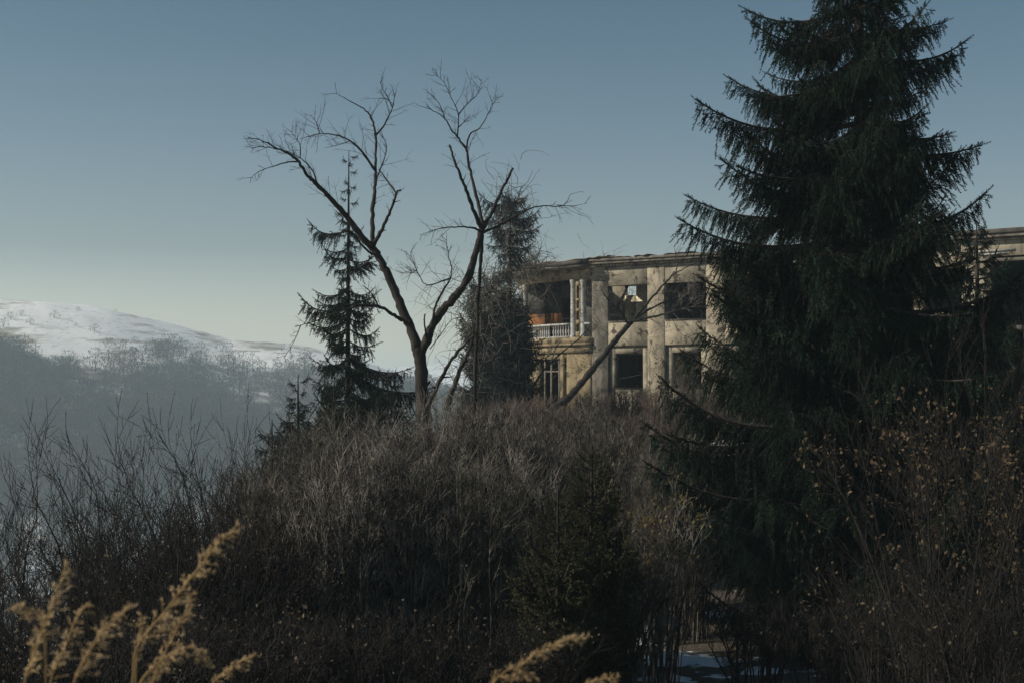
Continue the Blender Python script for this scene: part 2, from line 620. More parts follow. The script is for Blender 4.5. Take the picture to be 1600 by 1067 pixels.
TL_X = [-400, 0, 25, 45, 60, 95, 118, 130, 150, 175, 200, 240, 300, 345, 420, 480, 560, 620, 900]
TL_Y = [530, 528, 530, 545, 566, 562, 568, 552, 548, 541, 540, 535, 536, 545, 556, 556, 575, 590, 620]
tree_pts = []
r_ = np.random.default_rng(5)
N = 15000
rr = np.sqrt(r_.uniform(395 ** 2, 925 ** 2, N))
aa = r_.uniform(math.atan(-1150 / FPX), math.atan(-60 / FPX), N)
X, Y = rr * np.sin(aa), rr * np.cos(aa)
Z = H(X, Y)
PX, PY = px_of(X, Y, Z)
clear = fbm(X * 0.012, Y * 0.012 * 1.0, 77, 3)
for x, y, z, px, py, c in zip(X, Y, Z, PX, PY, clear):
    lim = np.interp(px, TL_X, TL_Y) + 23
    if py < lim:
        continue
    thin = 0.08
    if 560 < py < 690 and c > 0.17:
        thin = 0.85
    if px > 300 and py < 600:
        thin = 0.86
    if py > 690:
        thin = 0.45
    if py > 740:
        thin = 0.58
    if py > 800:
        thin = 0.72
    if r_.uniform() < thin:
        continue
    tree_pts.append((x, y, z))
wood = MB()
for k, pr in enumerate(protos):
    sel = np.array(tree_pts[k::len(protos)])
    V, F3, F4 = pr
    n = len(sel)
    ang = r_.uniform(0, 6.283, n)
    sc = r_.uniform(0.85, 1.35, n)
    ca, sa = np.cos(ang) * sc, np.sin(ang) * sc
    W = np.empty((n, len(V), 3), np.float32)
    W[:, :, 0] = V[None, :, 0] * ca[:, None] - V[None, :, 1] * sa[:, None] + sel[:, 0:1]
    W[:, :, 1] = V[None, :, 0] * sa[:, None] + V[None, :, 1] * ca[:, None] + sel[:, 1:2]
    W[:, :, 2] = V[None, :, 2] * sc[:, None] + sel[:, 2:3]
    off = (np.arange(n) * len(V))[:, None, None]
    base = wood.n
    wood.v.append(W.reshape(-1, 3))
    wood.f.append(((F3[None] + off).reshape(-1, 3).astype(np.int32) + base, 1 if k == 1 else 0))
    wood.f.append(((F4[None] + off).reshape(-1, 4).astype(np.int32) + base, 1 if k in (1, 4) else 0))
    wood.n += n * len(V)
wo_ = wood.build('far_woods', [M['far_wood'], M['far_wood_pale']], None, False, 'stuff')
wo_['label'] = 'leafless grey woods covering the far slope below the snowfield'
wo_['category'] = 'woods'

# lone bushes on the snowfield
HB = [(16, 500, 1.1, 'rounded bush at the snowfield edge nearest the left end'), (32, 494, 0.8, 'small bush on the snow between two larger bushes'),
      (84, 497, 1.0, 'double bush on the upper snowfield'), (46, 506, 0.8, 'low dark bush low on the snowfield above the wood'),
      (121, 486, 0.6, 'small bush just under the hill crest'), (147, 519, 1.1, 'largest round bush alone in the middle of the snow'),
      (118, 510, 0.5, 'tiny bush beside the largest round bush on the snow'), (5, 512, 1.1, 'spreading bush at the left end above the treeline'),
      (180, 475 + 12, 0.4, 'tiny bush near the sloping hill crest'), (440, 548, 1.1, 'bush on the lower snowy spur beside the spruce'),
      (210, 534, 0.7, 'bush standing above the dark treeline top')]
V, F3, F4 = protos[4]
pb = MB()
pb.v.append(V * np.array([0.62, 0.62, 0.5], np.float32) - np.array([0, 0, 1.2], np.float32))
pb.f += [(F3, 0), (F4, 0)]
pb.n = len(V)
hb_data = pb.data('crown', M['far_wood'])
for px, py, s, lab in HB:
    rs = np.linspace(420, 945, 500)
    a = math.atan((px - 800) / FPX)
    zz = H(rs * math.sin(a), rs * math.cos(a))
    _, pys = px_of(rs * math.sin(a), rs * math.cos(a), zz)
    i = int(np.argmin(np.abs(pys - py)))
    o = link('hillside_bush', hb_data)
    o.location = (rs[i] * math.sin(a), rs[i] * math.cos(a), float(zz[i]))
    o.rotation_euler = (0, 0, px)
    o.scale = (s * 1.35, s * 1.35, s * 1.25)
    o['label'] = lab
    o['category'] = 'bush'
    o['group'] = 'bushes dotted over the snowfield'

# ------------------------------------------------------------------ derelict building
U = np.array((0.83, -0.5577))
IN = np.array((0.5577, 0.83))
ZB = -1.4
BLD = thing('derelict_building', 'abandoned two-storey concrete building with empty windows and curved balcony corner', 'building',
            (4.78, 85.0, ZB), math.atan2(U[1], U[0]))


def bwall(name, boxes, m, parent=BLD, bevel=0.02):
    """boxes in facade coordinates (along, into, up measured from eye level)"""
    b = MB()
    for (a, c) in boxes:
        b.box((a[0], a[1], a[2] - ZB), (c[0], c[1], c[2] - ZB))
    o = b.build(name, m, parent)
    if bevel:
        md = o.modifiers.new('edge', 'BEVEL')
        md.width = bevel
        md.segments = 1
    return o


def arc_slab(name, phi0, phi1, r0, r1, z0, z1, m, n=24, parent=BLD, bevel=0.0, wob=0.0):
    """curved slab round the corner centre (0, RC)"""
    b = MB()
    ph = np.radians(np.linspace(phi0, phi1, n))
    V = []
    for p in ph:
        for (r, z) in ((r0, z0), (r1, z0), (r1, z1), (r0, z1)):
            V.append((-r * math.sin(p), RC - r * math.cos(p), z - ZB + (wob * math.sin(p * 31) if wob else 0)))
    F = []
    for i in range(n - 1):
        for k in range(4):
            a, c = i * 4 + k, i * 4 + (k + 1) % 4
            F.append((a, c, c + 4, a + 4))
    F += [(3, 2, 1, 0), tuple((n - 1) * 4 + k for k in range(4))]
    b.add(V, F)
    return b.build(name, m, parent)


RC = 10.0
PITCHW, C0, HW = 3.78, 2.43, 1.33
NB = 6
SE = 22.6                                   # end of the straight facade, where the wing steps forward
# piers
edges = [0.0]
for i in range(NB):
    c = C0 + PITCHW * i
    edges += [c - HW, c + HW]
edges.append(SE)
for i in range(NB + 1):
    a, c = edges[2 * i], edges[2 * i + 1]
    bwall('pier', [((a, 0.0, -1.4), (c, 0.5, 7.42))], M['concrete_dark'] if i == 0 else M['plaster'])
for i in range(NB):
    c = C0 + PITCHW * i
    a0, a1 = c - HW, c + HW
    bwall('lintel', [((a0, 0.03, 6.40), (a1, 0.5, 7.42))], M['concrete'])
    bwall('spandrel', [((a0, 0.02, 2.83), (a1, 0.5, 4.26))], M['plaster'])
    # recessed panel with the lower window
    lw = 0.925
    bwall('recessed_panel', [((a0, 0.19, -1.4), (c - lw, 0.5, 2.827)), ((c + lw, 0.19, -1.4), (a1, 0.5, 2.827)),
                             ((c - lw, 0.19, -1.4), (c + lw, 0.5, 0.30)), ((c - lw, 0.19, 2.40), (c + lw, 0.5, 2.827))], M['concrete'], bevel=0)
    # leftovers of the frames round the empty window openings
    for (q0, q1) in ((a0 + 0.004, a0 + 0.07), (a1 - 0.07, a1 - 0.004)):
        bwall('window_jamb', [((q0, 0.36, 4.31), (q1, 0.44, 6.39))], M['timber'], bevel=0)
    bwall('sill', [((a0 + 0.004, -0.05, 4.263), (a1 - 0.004, 0.34, 4.30))], M['concrete_dark'], bevel=0)
    lo_ = bwall('window', [((c - lw + 0.004, 0.37, 0.304), (c - lw + 0.06, 0.44, 2.39)), ((c + lw - 0.06, 0.37, 0.304), (c + lw - 0.004, 0.44, 2.39)),
                           ((c - lw + 0.06, 0.37, 2.33), (c + lw - 0.06, 0.44, 2.39))], M['timber'], bevel=0)
    bwall('sill', [((c - lw + 0.004, 0.14, 0.303), (c + lw - 0.004, 0.36, 0.335))], M['concrete_dark'], lo_, bevel=0)
# cornice
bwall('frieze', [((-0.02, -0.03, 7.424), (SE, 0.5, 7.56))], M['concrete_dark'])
b = MB()
x = 0.05
while x < SE:
    b.box((x, -0.20, 7.565 - ZB), (x + 0.11, 0.0, 7.70 - ZB))
    x += 0.19
dn = b.build('dentils', M['plaster'], BLD, False, 'stuff')
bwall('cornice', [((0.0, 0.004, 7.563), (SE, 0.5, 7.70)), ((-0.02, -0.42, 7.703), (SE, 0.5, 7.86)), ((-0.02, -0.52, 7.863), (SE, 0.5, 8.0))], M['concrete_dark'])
# roof: flat, hole over the corner room placed so sun lights the back wall
bwall('roof', [((-1.8, 0.52, 7.60), (SE, 9.0, 7.95)), ((-3.4, 0.9, 7.60), (-1.804, 9.0, 7.95)), ((-5.2, 2.0, 7.60), (-3.404, 7.0, 7.95)), ((-5.2, 8.6, 7.60), (-3.404, 9.0, 7.95)),
               ((-9, 4.3, 7.60), (-5.204, 9.0, 7.95))], M['roof'], bevel=0)
for k, (s0, s1, y0, z, tilt, mm) in enumerate([(-0.3, 1.5, -0.62, 8.04, 0.05, 'sheet'), (1.0, 2.7, -0.5, 8.10, -0.04, 'sheet'), (3.2, 4.4, -0.58, 8.02, 0.02, 'roof'),
                                               (5.1, 7.0, -0.52, 8.03, 0.02, 'roof'), (8.5, 10, -0.6, 8.02, -0.02, 'roof'), (11, 13.4, -0.5, 8.03, 0.02, 'roof')]):
    b = MB()
    nn = 9
    xs = np.linspace(s0, s1, nn)
    V = []
    for i, q in enumerate(xs):
        for (yy, dz) in ((y0, 0), (1.2, 0), (1.2, 0.035), (y0, 0.035)):
            V.append((q, yy + 0.06 * math.sin(7 * q + k), z - ZB + dz + tilt * (q - s0) + 0.03 * math.sin(9 * q + k)))
    F = []
    for i in range(nn - 1):
        for kk in range(4):
            a, c = i * 4 + kk, i * 4 + (kk + 1) % 4
            F.append((a, c, c + 4, a + 4))
    F += [(3, 2, 1, 0), tuple((nn - 1) * 4 + kk for kk in range(4))]
    b.add(V, F)
    b.build('roof_sheet', M[mm], BLD)
# inner shell: floors, back wall with a hole, partitions
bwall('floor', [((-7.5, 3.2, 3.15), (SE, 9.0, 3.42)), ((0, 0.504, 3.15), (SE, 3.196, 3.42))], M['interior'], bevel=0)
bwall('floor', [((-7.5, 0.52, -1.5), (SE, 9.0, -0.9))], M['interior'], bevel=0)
bwall('back_wall', [((-9, 9.0, -1.4), (-2.80, 9.4, 8.0)), ((-1.95, 9.0, -1.4), (SE, 9.4, 8.0)), ((-2.796, 9.0, -1.4), (-1.954, 9.4, 6.50)), ((-2.796, 9.0, 7.12), (-1.954, 9.4, 8.0))], M['interior_pale'], bevel=0)
b = MB()
b.tubes(np.array([[-3.35, 8.75, 5.5 - ZB], [-2.75, 8.75, 6.6 - ZB], [-2.25, 8.72, 7.55 - ZB]]), np.array([0.13, 0.13, 0.13]), 4)
b.build('fallen_beam', M['timber'], BLD)
for s in (4.2, 11.9, 19.4):
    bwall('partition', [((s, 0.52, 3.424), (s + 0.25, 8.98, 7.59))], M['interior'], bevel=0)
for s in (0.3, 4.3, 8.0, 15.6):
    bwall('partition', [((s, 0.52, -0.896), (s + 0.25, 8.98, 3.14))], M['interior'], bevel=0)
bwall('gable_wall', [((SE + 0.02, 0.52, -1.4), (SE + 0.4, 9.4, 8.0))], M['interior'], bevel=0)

# rounded balcony corner
arc_slab('corner_base_wall', 12.5, 14, RC - 0.45, RC, -1.4, 2.5, M['ochre'], 4)
arc_slab('corner_wall', 0.2, 11.0, RC - 0.45, RC - 0.02, -1.4, 2.5, M['ochre'], 10)
arc_slab('corner_wall', 27, 70, RC - 0.45, RC - 0.02, -1.4, 2.5, M['ochre'], 20)
arc_slab('door_head', 11.02, 26.98, RC - 0.45, RC - 0.06, 2.12, 2.5, M['ochre'], 10)
for ph in (15.5, 20.0, 24.0):
    arc_slab('mullion', ph, ph + 0.7, RC - 0.3, RC - 0.2, -0.9, 2.1, M['timber'], 2)
arc_slab('transom', 11.05, 26.9, RC - 0.29, RC - 0.21, 1.35, 1.43, M['timber'], 8)
arc_slab('balcony_slab', 0.1, 72, RC - 5.2, RC + 0.10, 2.503, 2.92, M['ochre'], 30)
arc_slab('balcony_band', 0.1, 72, RC - 5.2, RC + 0.26, 2.924, 3.06, M['ochre'], 30)
arc_slab('balcony_fascia', 0.1, 72, RC - 5.2, RC + 0.16, 3.064, 3.42, M['ochre'], 30)
arc_slab('balcony_beam', 0.1, 72, RC - 0.5, RC + 0.02, 6.92, 7.56, M['ochre'], 30)
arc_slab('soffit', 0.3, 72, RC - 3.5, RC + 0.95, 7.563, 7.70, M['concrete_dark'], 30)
arc_slab('eave', 0.3, 72, RC - 3.2, RC + 1.05, 7.703, 7.92, M['roof'], 30, wob=0.03)
arc_slab('roof_edge', 0.5, 70, RC - 3.0, RC + 0.9, 7.96, 8.02, M['sheet'], 24, wob=0.05)
# back of the loggia: orange dado, dark above, doorway at the right
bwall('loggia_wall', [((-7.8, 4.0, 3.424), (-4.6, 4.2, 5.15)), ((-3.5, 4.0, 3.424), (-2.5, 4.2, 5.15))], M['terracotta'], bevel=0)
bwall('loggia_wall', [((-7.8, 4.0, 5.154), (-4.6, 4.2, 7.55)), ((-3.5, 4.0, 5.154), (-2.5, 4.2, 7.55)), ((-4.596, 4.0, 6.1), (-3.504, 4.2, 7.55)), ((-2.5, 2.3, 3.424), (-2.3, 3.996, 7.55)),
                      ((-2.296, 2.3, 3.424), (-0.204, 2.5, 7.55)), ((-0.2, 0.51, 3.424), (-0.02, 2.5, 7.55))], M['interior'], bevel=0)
bwall('added_passage_wall', [((-5.6, 6.2, 3.424), (-3.9, 6.4, 7.55)), ((-5.8, 4.21, 3.424), (-5.6, 6.4, 7.55))], M['interior'], bevel=0)  # added so the loggia doorway looks dark, hiding the pale back wall
bwall('added_ground_floor_wall', [((-8.4, 4.6, -0.896), (0.28, 4.8, 2.49))], M['interior'], bevel=0)  # added to keep the corner door dark in front of the pale wall
# balustrade
arc_slab('handrail', 9.6, 70, RC - 0.22, RC + 0.04, 4.16, 4.28, M['pale_stone'], 30)
arc_slab('handrail', 0.3, 3.0, RC - 0.22, RC + 0.04, 4.16, 4.28, M['pale_stone'], 4)
arc_slab('plinth_rail', 9.6, 70, RC - 0.22, RC + 0.04, 3.424, 3.50, M['pale_stone'], 30)
prof = [(0.06, 0.0), (0.06, 0.05), (0.035, 0.10), (0.075, 0.25), (0.06, 0.36), (0.032, 0.50), (0.055, 0.57), (0.06, 0.655)]


def lathe(prof, k=8):
    V, F = [], []
    for (r, z) in prof:
        for j in range(k):
            a = 2 * math.pi * j / k
            V.append((r * math.cos(a), r * math.sin(a), z))
    for i in range(len(prof) - 1):
        for j in range(k):
            F.append((i * k + j, i * k + (j + 1) % k, (i + 1) * k + (j + 1) % k, (i + 1) * k + j))
    b = MB()
    b.add(V, F)
    return b


bal = lathe(prof).data('baluster', M['pale_stone'], True)
ph = 10.3
while ph < 60:
    if not (19 < ph < 20.5):
        o = link('baluster', bal, BLD)
        p = R(ph)
        o.location = (-(RC - 0.09) * math.sin(p), RC - (RC - 0.09) * math.cos(p), 3.502 - ZB)
    ph += 1.28
# paired columns with a pierced panel between
cprof = [(0.22, 0.0), (0.22, 0.12), (0.18, 0.16), (0.175, 1.6), (0.165, 3.2), (0.20, 3.28), (0.22, 3.38), (0.22, 3.495)]
cdat = lathe(cprof, 16).data('column', M['pale_stone'], True)
for ph in (3.9, 8.3, 40.0, 44.4):
    o = link('column', cdat, BLD)
    p = R(ph)
    o.location = (-(RC - 0.12) * math.sin(p), RC - (RC - 0.12) * math.cos(p), 3.424 - ZB)
for phc in (6.1, 42.2):
    for z0, z1, r0 in ((3.43, 3.75, 0), (4.2, 4.45, 0), (4.95, 5.15, 0), (5.6, 5.75, 0), (6.5, 6.9, 0)):
        arc_slab('panel_rail', phc - 0.95, phc + 0.95, RC - 0.20, RC - 0.06, z0, z1, M['ochre'], 3)
    for dp in (-0.95, 0.55):
        arc_slab('panel_stile', phc + dp, phc + dp + 0.40, RC - 0.19, RC - 0.07, 3.75, 6.5, M['ochre'], 2)

# right wing, stepping forward
WG = thing('building_wing', 'grey wing of the abandoned building behind the large spruce, with broken window openings', 'building', (4.78, 85.0, ZB), math.atan2(U[1], U[0]))
W0, W1, WY = 22.7, 40.0, -2.4
ac, ar = 26.2, 1.75                        # arch centre and radius
bwall('wall', [((W0, WY, 6.72), (W1, WY + 0.5, 7.5)), ((W0, WY, -1.4), (ac - ar - 0.3, WY + 0.5, 6.716)), ((ac + ar + 0.3, WY, -1.4), (W1, WY + 0.5, 6.716)),
               ((W0, WY + 0.504, -1.4), (W0 + 0.4, 0.5, 7.5))], M['concrete'], WG)
bwall('shadow_band', [((W0, WY - 0.07, 6.45), (W1, WY - 0.003, 6.62))], M['concrete_dark'], WG)  # dark strip built in place of a shadow band on the wall
bwall('cornice', [((W0 - 0.1, WY - 0.12, 7.503), (W1, WY + 0.5, 7.62)), ((W0 - 0.3, WY - 0.4, 7.623), (W1, WY + 0.5, 7.80))], M['concrete_dark'], WG)
bwall('roof', [((W0 - 0.35, WY - 0.5, 7.803), (W1, 9.4, 8.02))], M['roof'], WG)
bwall('recess_strip', [((W0 + 0.6, WY - 0.04, 6.95), (W0 + 2.6, WY - 0.003, 7.05)), ((W0 + 0.6, WY - 0.05, 6.80), (W0 + 2.2, WY - 0.003, 6.88))], M['pale_stone'], WG, 0)
bwall('back_wall', [((W0 + 0.42, 3.0, -1.4), (W1, 3.3, 7.7))], M['interior'], WG, 0)
bwall('floor', [((W0 + 0.42, WY + 0.51, 3.1), (W1, 2.99, 3.35))], M['interior'], WG, 0)

# ------------------------------------------------------------------ conifers
def branch_proto(L, seed, droop=1.0, m=None, dens=1.0, upturn=1.0, blade=0.078):
    """one spruce bough along +X: axis, side shoots and hanging needle-covered sprays"""
    r_ = np.random.default_rng(seed)
    b = MB()
    k1 = r_.uniform(0.28, 0.52)
    k2 = k1 + r_.uniform(-0.10, 0.10) * upturn
    bend = r_.normal(0, 0.06)

    def ax(t):
        t = np.asarray(t, float)
        return np.stack([L * t * 0.97, L * bend * t * t, L * (-k1 * t + k2 * t ** 2.5)], -1)

    ts = np.linspace(0, 1, 12)
    b.tubes(ax(ts), 0.012 + 0.013 * L * (1 - ts) ** 1.2 + 0.002, 4, 1)
    starts, dirs, lens = [], [], []         # hanging sprays
    nl = int(L / 0.15 * dens)
    for i in range(nl):
        t = 0.10 + 0.88 * (i + r_.uniform(-.3, .3)) / nl
        t = min(max(t, 0.05), 0.995)
        p = ax(t)
        s = 1 if i % 2 else -1
        ll = L * 0.30 * (1 - t) ** 0.75 * min(1, t * 3.0 + 0.25) * r_.uniform(0.6, 1.15) + 0.10
        ang = R(r_.uniform(38, 68)) * s
        d = np.array((math.cos(ang), math.sin(ang), r_.uniform(-0.30, 0.10)))
        q = np.linspace(0, 1, 5)[:, None]
        lat = p + d * ll * q + np.array((0, 0, -0.28 * ll * droop)) * q ** 2 + np.array((0, 0, 0.10 * ll)) * q ** 4
        b.tubes(lat, np.linspace(0.007, 0.003, 5) * (0.7 + 0.2 * L), 3, 1)
        nh = max(2, int(ll / 0.085 * dens))
        for j in range(nh):
            f = (j + r_.uniform(0.2, 0.9)) / nh
            pp = p + d * ll * f + np.array((0, 0, -0.28 * ll * droop)) * f * f
            hl = r_.uniform(0.14, 0.80) * min(1.0, 0.40 + 1.1 * (1 - t)) * min(1.3, 0.5 + 0.2 * L) * droop
            starts.append(pp)
            dirs.append(nrm(np.array((d[0] * 0.40, d[1] * 0.40, -1.0)) + r_.normal(0, 0.16, 3)))
            lens.append(hl)
        starts.append(lat[-2])
        dirs.append(nrm(d + np.array((0, 0, 0.05))))
        lens.append(0.16)
    na = int(L / 0.075 * dens)
    for i in range(na):                     # shoots directly on the axis, and the upturned tip
        t = 0.12 + 0.87 * i / na
        starts.append(ax(t))
        up = t > 0.8
        dirs.append(nrm(np.array((0.55, r_.normal(0, 0.35), (0.35 if up else -0.8) + r_.normal(0, 0.25)))))
        lens.append(r_.uniform(0.10, 0.20) if up else r_.uniform(0.16, 0.42) * droop)
    starts.append(ax(0.96))
    tipd = ax(1.0) - ax(0.97)
    dirs.append(nrm(tipd))
    lens.append(0.3)
    S, D, Ln = np.array(starts), np.array(dirs), np.array(lens)
    # spine of every spray and its needle blades
    mid = S + D * Ln[:, None] * 0.5 + r_.normal(0, 0.012, S.shape)
    end = S + D * Ln[:, None]
    b.tubes(np.stack([S, mid, end], 1), np.tile([0.004, 0.0035, 0.002], (len(S), 1)), 3, 1)
    step = 0.036
    cnt = np.maximum(3, (Ln / step).astype(int))
    idx = np.repeat(np.arange(len(S)), cnt)
    within = np.concatenate([np.arange(c) / c for c in cnt])
    base = S[idx] + D[idx] * (Ln[idx] * within)[:, None]
    for kk in range(3):
        nI = len(idx)
        rnd = nrm(np.cross(D[idx], r_.normal(0, 1, (nI, 3))))
        out = nrm(rnd * 0.75 + D[idx] * 0.85)
        bl = blade * r_.uniform(0.7, 1.25, nI) * (1.05 - 0.55 * within)
        side = nrm(np.cross(out, r_.normal(0, 1, (nI, 3)))) * (0.010 + 0.004 * r_.uniform(size=nI))[:, None]
        V = np.stack([base - side, base + side, base + out * bl[:, None]], 1)
        b.add(V.reshape(-1, 3), np.arange(3 * nI).reshape(-1, 3), 0)
    return b.data('branch', [m or M['needle'], M['spruce_bark']])


BR = {}
for L in (0.7, 1.4, 2.4, 3.4, 4.6):
    BR[L] = [branch_proto(L, int(L * 10) + i, 1.1, None, 1.25, 1.0 if i % 2 else -1.5, 0.085) for i in range(3 if L < 3 else 4)]
BRB = {}
for L in (0.7, 1.4, 2.4):
    BRB[L] = [branch_proto(L, 100 + int(L * 10) + i, 1.1, M['needle_blue'], 1.0, 1.0, 0.1) for i in range(3)]
BRJ = {0.7: [branch_proto(0.7, 200 + i, 0.35, M['juniper'], 1.5, 3.0, 0.05) for i in range(3)]}


def put_branch(parent, lib, z, az, L, pitch=0.0, roll=0.0):
    key = min(lib, key=lambda k: abs(math.log(k / L)))
    o = link('branch', random.choice(lib[key]), parent)
    s = L / key
    o.location = (0.05 * math.cos(az), 0.05 * math.sin(az), z)
    o.rotation_euler = (roll, -pitch, az)
    sy = s * random.uniform(0.8, 1.15)
    o.scale = (s, sy * random.choice((-1, 1)), s * random.uniform(0.9, 1.1))
    return o


def spruce(name, label, px, Y, top_py, r_at, nbr, lib, group=None, zstart=None, trunk_r=0.22, lean=0.0, extra=(), gap=0.0, cat='spruce tree', top_gap=0.0, pitch_rng=(-8, 18), asym=0.0, lmin=0.42):
    """r_at(fraction down from top) gives branch length; extra = hero boughs (z_world, azimuth deg, length, pitch)"""
    top = P(px, top_py, Y)
    zb = float(H(top[0], Y)) - 0.1
    t = thing(name, label, cat, (top[0], Y, zb), 0, group)
    hgt = top[2] - zb
    n = 14
    zz = np.linspace(0, hgt, n)
    pts = np.stack([lean * np.sin(zz * 0.35) * 0.3, 0.05 * np.sin(zz * 0.5), zz], -1)
    b = MB()
    b.tubes(pts, trunk_r * (1 - zz / hgt) ** 0.8 + 0.012, 10, 0)
    b.build('trunk', M['spruce_bark'], t, True)
    z0 = (zstart if zstart is not None else 0.7)
    for i in range(nbr):
        f = ((i + random.random()) / nbr) ** 0.85          # 0 at top, 1 at bottom
        z = hgt - 0.15 - f * (hgt - z0 - 0.15)
        L = r_at(f) * random.uniform(lmin, 1.06)
        if gap and random.random() < gap:
            continue
        az = i * 2.39996 + random.uniform(-0.4, 0.4)
        L *= 1 - asym * max(0.0, math.cos(az)) * (1.0 if f < 0.6 else 0.35)
        pitch = R(random.uniform(*pitch_rng) + (random.uniform(-22, 16) if random.random() < 0.3 else 0)) + (R(22) * (1 - f * 4) if f < 0.25 else 0)
        put_branch(t, lib, z, az, max(0.25, L), pitch, random.uniform(-0.15, 0.15))
    for (zw, azd, L, pi_) in extra:
        put_branch(t, lib, zw - zb, R(azd), L, R(pi_))
    return t


# the large spruce in front; hero boughs give its outline (azimuth 180 = to the left in the picture)
YB = 32.0
m_px = YB / FPX


def hero(tx, ty, side, tpx=1342, pitch=6, spread=0.0):
    L = abs(tx - tpx) * m_px
    z = (615 - ty) * m_px - 0.04 * L - L * math.sin(R(pitch)) * 0.9
    return (z, (180 if side < 0 else 0) + spread, L / max(0.5, math.cos(R(spread))), pitch)


heroes = [hero(1166, 32, -1, spread=8), hero(1132, 112, -1, spread=-6), hero(1076, 155, -1, spread=4), hero(1066, 282, -1, spread=-9), hero(1043, 326, -1, spread=6),
          hero(1120, 240, -1, spread=18), hero(1090, 420, -1, spread=-12), hero(1100, 470, -1, spread=14), hero(1016, 592, -1, spread=5), hero(992, 655, -1, spread=-5), hero(985, 712, -1, spread=10),
          hero(1060, 540, -1, spread=-20), hero(1030, 800, -1, spread=-8), hero(1060, 900, -1, spread=8),
          hero(1516, 56, 1, spread=6), hero(1524, 206, 1, spread=-8), hero(1500, 175, 1, spread=16), hero(1536, 312, 1, spread=-5), hero(1470, 20, 1, spread=-14),
          hero(1520, 380, 1, spread=12), hero(1530, 470, 1, spread=-14),
          hero(1112, 372, -1, spread=20), hero(1130, 440, -1, spread=-18), hero(1126, 505, -1, spread=8), hero(1122, 555, -1, spread=16)]


def big_r(f):
    return float(np.interp(f, [0, 0.08, 0.2, 0.35, 0.5, 0.75, 1.0], [0.5, 1.5, 2.4, 3.15, 3.75, 4.5, 4.4]))


BRBIG = BR
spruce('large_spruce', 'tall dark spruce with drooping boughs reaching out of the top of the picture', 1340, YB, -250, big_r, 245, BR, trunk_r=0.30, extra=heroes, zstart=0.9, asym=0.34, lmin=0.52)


def r_mid(f):
    return float(np.interp(f, [0, 0.12, 0.25, 0.4, 0.62, 0.8, 1], [0.12, 0.42, 0.78, 1.35, 1.85, 2.7, 2.5]))


spruce('slender_spruce', 'slender sparse spruce standing behind the left limb of the bare tree', 545, 48, 236, r_mid, 165, BR, trunk_r=0.13, gap=0.20, lmin=0.28,
       extra=[((615 - 585) * 48 / FPX, 4, 3.0, -8), ((615 - 560) * 48 / FPX, -12, 2.3, -10), ((615 - 480) * 48 / FPX, 170, 1.7, 8), ((615 - 360) * 48 / FPX, 176, 1.35, 10)])
spruce('young_spruce', 'short young spruce poking above the thicket edge beside the valley', 466, 39, 585, lambda f: 0.3 + 1.7 * f, 100, BR, trunk_r=0.10)
spruce('young_spruce', 'dark broad young spruce at the foot of the slender spruce', 522, 45, 588, lambda f: 0.5 + 1.9 * f, 110, BR, trunk_r=0.10)
spruce('young_spruce', 'low dark conifer filling the gap between slender spruce and bare tree trunk', 606, 46, 578, lambda f: 0.5 + 1.5 * f, 90, BR, trunk_r=0.10)
spruce('young_spruce', 'small spruce half hidden at the thicket edge, lowest of the left spruces', 425, 36, 655, lambda f: 0.3 + 1.3 * f, 60, BR, trunk_r=0.08)


def r_broken(f):
    return float(np.interp(f, [0, 0.05, 0.16, 0.27, 0.33, 0.42, 0.6, 1], [1.3, 1.55, 1.5, 1.1, 0.3, 0.3, 1.4, 1.8]))


spruce('broken_topped_spruce', 'spruce with flat broken crown rising above the balcony roof', 797, 71, 300, r_broken, 190, BRB, trunk_r=0.16, gap=0.05)
spruce('smothered_spruce', 'bushy blue-grey spruce smothered in bare creeper beside the balcony', 766, 73, 430, lambda f: float(np.interp(f, [0, .15, .5, 1], [1.2, 1.75, 1.9, 2.0])), 220, BRB, trunk_r=0.2, pitch_rng=(-25, 30))
spruce('smothered_spruce', 'low blue-grey spruce in front of the balcony balustrade', 803, 75, 456, lambda f: float(np.interp(f, [0, .15, .5, 1], [0.4, 1.1, 1.7, 1.9])), 170, BRB, trunk_r=0.14)
spruce('wing_spruce', 'green spruce against the grey wing, right of the large spruce', 1525, 43, 345, lambda f: 0.5 + 1.9 * min(1, f * 1.6), 170, BR, trunk_r=0.18)
spruce('wing_spruce', 'dark spruce at the right picture edge below the wing', 1600, 38, 500, lambda f: 0.5 + 1.6 * min(1, f * 1.6), 160, BR, trunk_r=0.15)
spruce('juniper', 'olive green conical juniper in the thicket left of the large spruce', 925, 23.0, 692, lambda f: 0.25 + 0.8 * min(1, f * 1.6), 200, BRJ, trunk_r=0.07, cat='juniper', pitch_rng=(25, 55))
spruce('juniper', 'low dark juniper at the foot of the pale twigged shrubs', 872, 22.0, 765, lambda f: 0.25 + 0.6 * min(1, f * 2), 120, BRJ, trunk_r=0.06, cat='juniper', pitch_rng=(25, 55))

